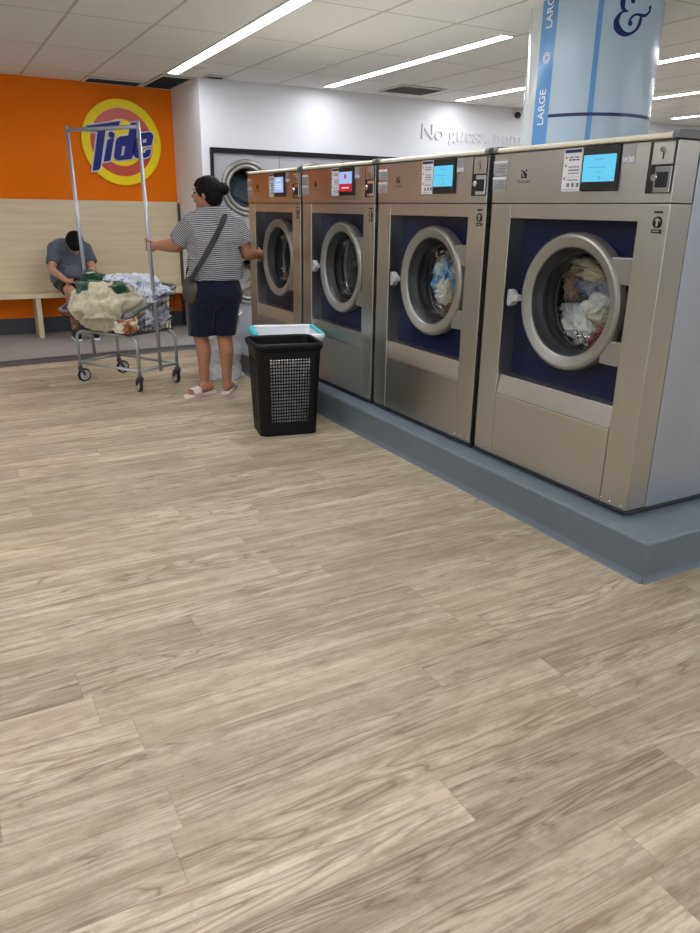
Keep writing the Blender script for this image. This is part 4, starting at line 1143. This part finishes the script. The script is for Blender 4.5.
sh_ = finish_body('shirt', b, M['shirt'], wm, .006, 4, [clampz(.862, 1.375), clampp(cul, dl, .13), clampp(cur, dr_, .12)], stripe_w, .009)
# hair with bun
b = B()
ell(b, hc + Vector((0, 0, .030)) - fd * .020, (.097, .087, .096), hm)
ell(b, hc - Vector((0, 0, .016)) - fd * .052, (.064, .078, .084), hm)
hull(b, [(hc + fd * .052 + Vector((0, 0, .082)), .024), (hc + fd * .066 + Vector((0, 0, .058)) + sd * .03, .016), (hc + fd * .066 + Vector((0, 0, .058)) - sd * .03, .016), (hc + Vector((0, 0, .08)), .045)])
hull(b, [(hc - fd * .10 + Vector((0, 0, .028)), .036), (hc - fd * .07 + Vector((0, 0, .02)), .034)])
ell(b, V(1.890, 5.352, 1.487), (.050, .048, .046)); ell(b, V(1.908, 5.355, 1.482), (.038, .036, .036))
finish_body('hair', b, M['hair'], wm, .005, 3)
for s in (-1, 1):
    obj('eye', ell(B(), hc + fd * .0795 + sd * s * .030 + Vector((0, 0, .008)), (.007, .013, .0065), hm, 2), M['eye'], wm, smooth=True)
    obj('eyebrow', ell(B(), hc + fd * .0835 + sd * s * .031 + Vector((0, 0, .030)), (.005, .018, .0035), hm, 2), M['hair'], wm, smooth=True)
obj('lips', ell(B(), hc + fd * .091 - Vector((0, 0, .050)), (.0085, .019, .0065), hm, 2), M['lips'], wm, smooth=True)
# crossbody bag
bagt = thing('crossbody_bag', 'dark crossbody bag with a wide strap, worn by the woman', 'bag', (1.63, 5.36, .80))
bo = Vector((1.63, 5.36, .80))
bb = B(); ell(bb, (.0, .02, -.02), (.045, .10, .11), Matrix.Rotation(.2, 3, 'Z')); obj('bag_body', bb, M['bag'], bagt, smooth=True)
path = [(1.60, 5.33, .84), (1.625, 5.285, .905), (1.675, 5.256, .985), (1.74, 5.254, 1.08), (1.80, 5.262, 1.17), (1.855, 5.280, 1.255), (1.895, 5.310, 1.318), (1.905, 5.355, 1.347), (1.90, 5.41, 1.342), (1.875, 5.46, 1.30), (1.82, 5.515, 1.21), (1.74, 5.555, 1.09), (1.68, 5.53, .98), (1.62, 5.46, .89), (1.605, 5.40, .84)]
sb = B(); rows = []
for i, p in enumerate(path):
    p = Vector(p); a, c = Vector(path[max(i - 1, 0)]), Vector(path[min(i + 1, len(path) - 1)]); tg = (c - a).normalized()
    nrm = (p - Vector((1.83, 5.385, p.z))).normalized()
    if p.z > 1.30: nrm = Vector((nrm.x * .3, nrm.y * .6, 1)).normalized()
    wd = tg.cross(nrm).normalized() * .021
    rows.append([sb.verts.new(q - bo) for q in (p - wd - nrm * .003, p + wd - nrm * .003, p + wd + nrm * .003, p - wd + nrm * .003)])
for u, v in zip(rows, rows[1:]):
    for k_ in range(4): sb.faces.new((u[k_], u[(k_ + 1) % 4], v[(k_ + 1) % 4], v[k_]))
sb.faces.new(rows[0][::-1]); sb.faces.new(rows[-1])
so = obj('strap', sb, M['strap'], bagt, smooth='auto'); ss = so.modifiers.new('s', 'SUBSURF'); ss.levels = ss.render_levels = 1

# ---- man on the bench
mn = thing('person', 'man in grey shirt bent over a phone on the bench', 'person', (1.31, 8.66, 0))
O = Vector((1.31, 8.66, 0))
b = B()
mh = V(1.345, 8.45, .985); tilt = Matrix.Rotation(R(58), 3, 'X')    # head bowed forward, face down and to the viewer
ell(b, mh, (.075, .095, .095), tilt); mf = tilt @ Vector((0, -1, 0)); mu = tilt @ Vector((0, 0, 1))
ell(b, mh + mf * .022 - mu * .055, (.058, .062, .062), tilt); hull(b, [(mh + mf * .094 - mu * .002, .008), (mh + mf * .112 - mu * .028, .012), (mh + mf * .085 - mu * .03, .012)])
for s in (-1, 1): ell(b, mh + Vector((s * .077, 0, 0)) - mu * .02, (.010, .015, .030), tilt)
chain(b, [(mh - mu * .05 - mf * .03, .055), (V(1.32, 8.62, .955), .06)])
hull(b, [(V(1.20, 8.66, .93), .08), (V(1.44, 8.66, .93), .08), (V(1.23, 8.72, .58), .10), (V(1.40, 8.72, .58), .10)])
ml = dict(sl=V(1.158, 8.63, .920), el=V(1.098, 8.50, .712), wl=V(1.215, 8.335, .612), sr=V(1.477, 8.63, .920), er=V(1.512, 8.50, .712), wr=V(1.395, 8.335, .612))
for k_ in 'lr':
    s_, e_, w_ = ml['s' + k_], ml['e' + k_], ml['w' + k_]; chain(b, [(s_, .055), (s_.lerp(e_, .5), .047), (e_, .039), (e_.lerp(w_, .3), .038), (w_, .025)])
ph = V(1.307, 8.285, .628)
for k_, sg in (('l', -1), ('r', 1)):
    w_ = ml['w' + k_]; p_ = ph + Vector((sg * .052, .012, -.014)); hull(b, [(w_, .023), (p_ + Vector((0, .03, .01)), .016), (p_ + Vector((0, -.03, -.006)), .014)])
    for i in range(4):
        kn = p_ + Vector((-sg * .004, .026 - .018 * i, -.006 + .004 * (2 - i)))
        chain(b, [(kn, .009), (kn + Vector((-sg * .022, -.004, -.008)), .0085), (kn + Vector((-sg * (.042 - .003 * i), -.006, -.004)), .0075)])
    chain(b, [(p_ + Vector((0, .022, .01)), .011), (p_ + Vector((-sg * .012, -.004, .026)), .009), (p_ + Vector((-sg * .034, -.02, .026)), .008)])
for hx, kx, ax in ((1.235, 1.222, 1.255), (1.395, 1.45, 1.44)):
    h_, kn, an = V(hx, 8.71, .555), V(kx, 8.275, .515), V(ax, 8.40, .09)
    chain(b, [(h_, .085), (h_.lerp(kn, .5), .074), (kn, .056), (kn.lerp(an, .3) + Vector((0, .02, 0)), .052), (kn.lerp(an, .65), .042), (an, .034)])
    hull(b, [(an, .034), (V(ax, 8.42, .05), .030), (V(ax, 8.27, .04), .024)])
finish_body('body', b, M['skinm'], mn, .007, 4)
b = B()
hull(b, [(V(1.185, 8.64, .928), .078), (V(1.45, 8.64, .928), .078), (V(1.27, 8.61, .985), .065), (V(1.37, 8.61, .985), .065), (V(1.215, 8.67, .76), .10), (V(1.415, 8.67, .76), .10)])
hull(b, [(V(1.21, 8.68, .74), .108), (V(1.42, 8.68, .74), .108), (V(1.21, 8.73, .58), .108), (V(1.42, 8.73, .58), .108), (V(1.26, 8.63, .66), .10), (V(1.38, 8.63, .66), .10)])
for k_ in 'lr':
    s_, e_ = ml['s' + k_], ml['e' + k_]; chain(b, [(s_, .07), (s_.lerp(e_, .72), .072)])
cl = [clampp(ml['s' + k_].lerp(ml['e' + k_], .66), ml['e' + k_] - ml['s' + k_], .13) for k_ in 'lr']
finish_body('shirt', b, M['tee'], mn, .007, 4, cl + [clampz(.565, 1.03)], None, .008)
b = B()
hull(b, [(V(1.22, 8.73, .575), .105), (V(1.41, 8.73, .575), .105), (V(1.235, 8.62, .56), .09), (V(1.395, 8.62, .56), .09)])
chain(b, [(V(1.235, 8.70, .562), .092), (V(1.224, 8.33, .522), .078)]); chain(b, [(V(1.395, 8.70, .562), .092), (V(1.446, 8.33, .522), .078)])
finish_body('shorts', b, M['bshort'], mn, .007, 4, [clampz(.47, None), clampp(V(1.224, 8.345, .53), (0, -1, 0), .14), clampp(V(1.446, 8.345, .53), (0, -1, 0), .14)])
b = B(); ell(b, mh + mu * .022 - mf * .022, (.090, .100, .102), tilt); ell(b, mh + mu * .045 + mf * .045, (.078, .062, .062), tilt); ell(b, mh - mu * .03 - mf * .06, (.07, .055, .07), tilt); finish_body('hair', b, M['hair'], mn, .006, 3)
for ax in (1.255, 1.44):
    b = B(); hull(b, [(V(ax, 8.43, .055), .044), (V(ax, 8.40, .085), .042), (V(ax, 8.33, .05), .044), (V(ax, 8.255, .040), .038)]); 
    sh2 = finish_body('shoe', b, M['bshort'], mn, .006, 3, [clampz(.012, None)])
    sl = B(); prism(sl, [(.045, -.22), (.045, -.36), (.03, -.43), (0, -.445), (-.03, -.43), (-.045, -.36), (-.045, -.22), (-.03, -.18), (.03, -.18)], lambda u, v, d: (ax - O.x + u, v + .0, d), 0, .022); obj('shoe_sole', sl, M['hwhite'], sh2, bev=.004)
pt = thing('phone', 'dark phone held by the man on the bench', 'phone', (1.307, 8.285, .638), 0)
pt.rotation_euler = (R(-18), 0, 0)
obj('case', bx((-.038, -.075, -.004), (.038, .075, .004)), M['black'], pt, bev=.003); obj('display', bx((-.034, -.07, .0041), (.034, .07, .0046)), M['base'], pt)
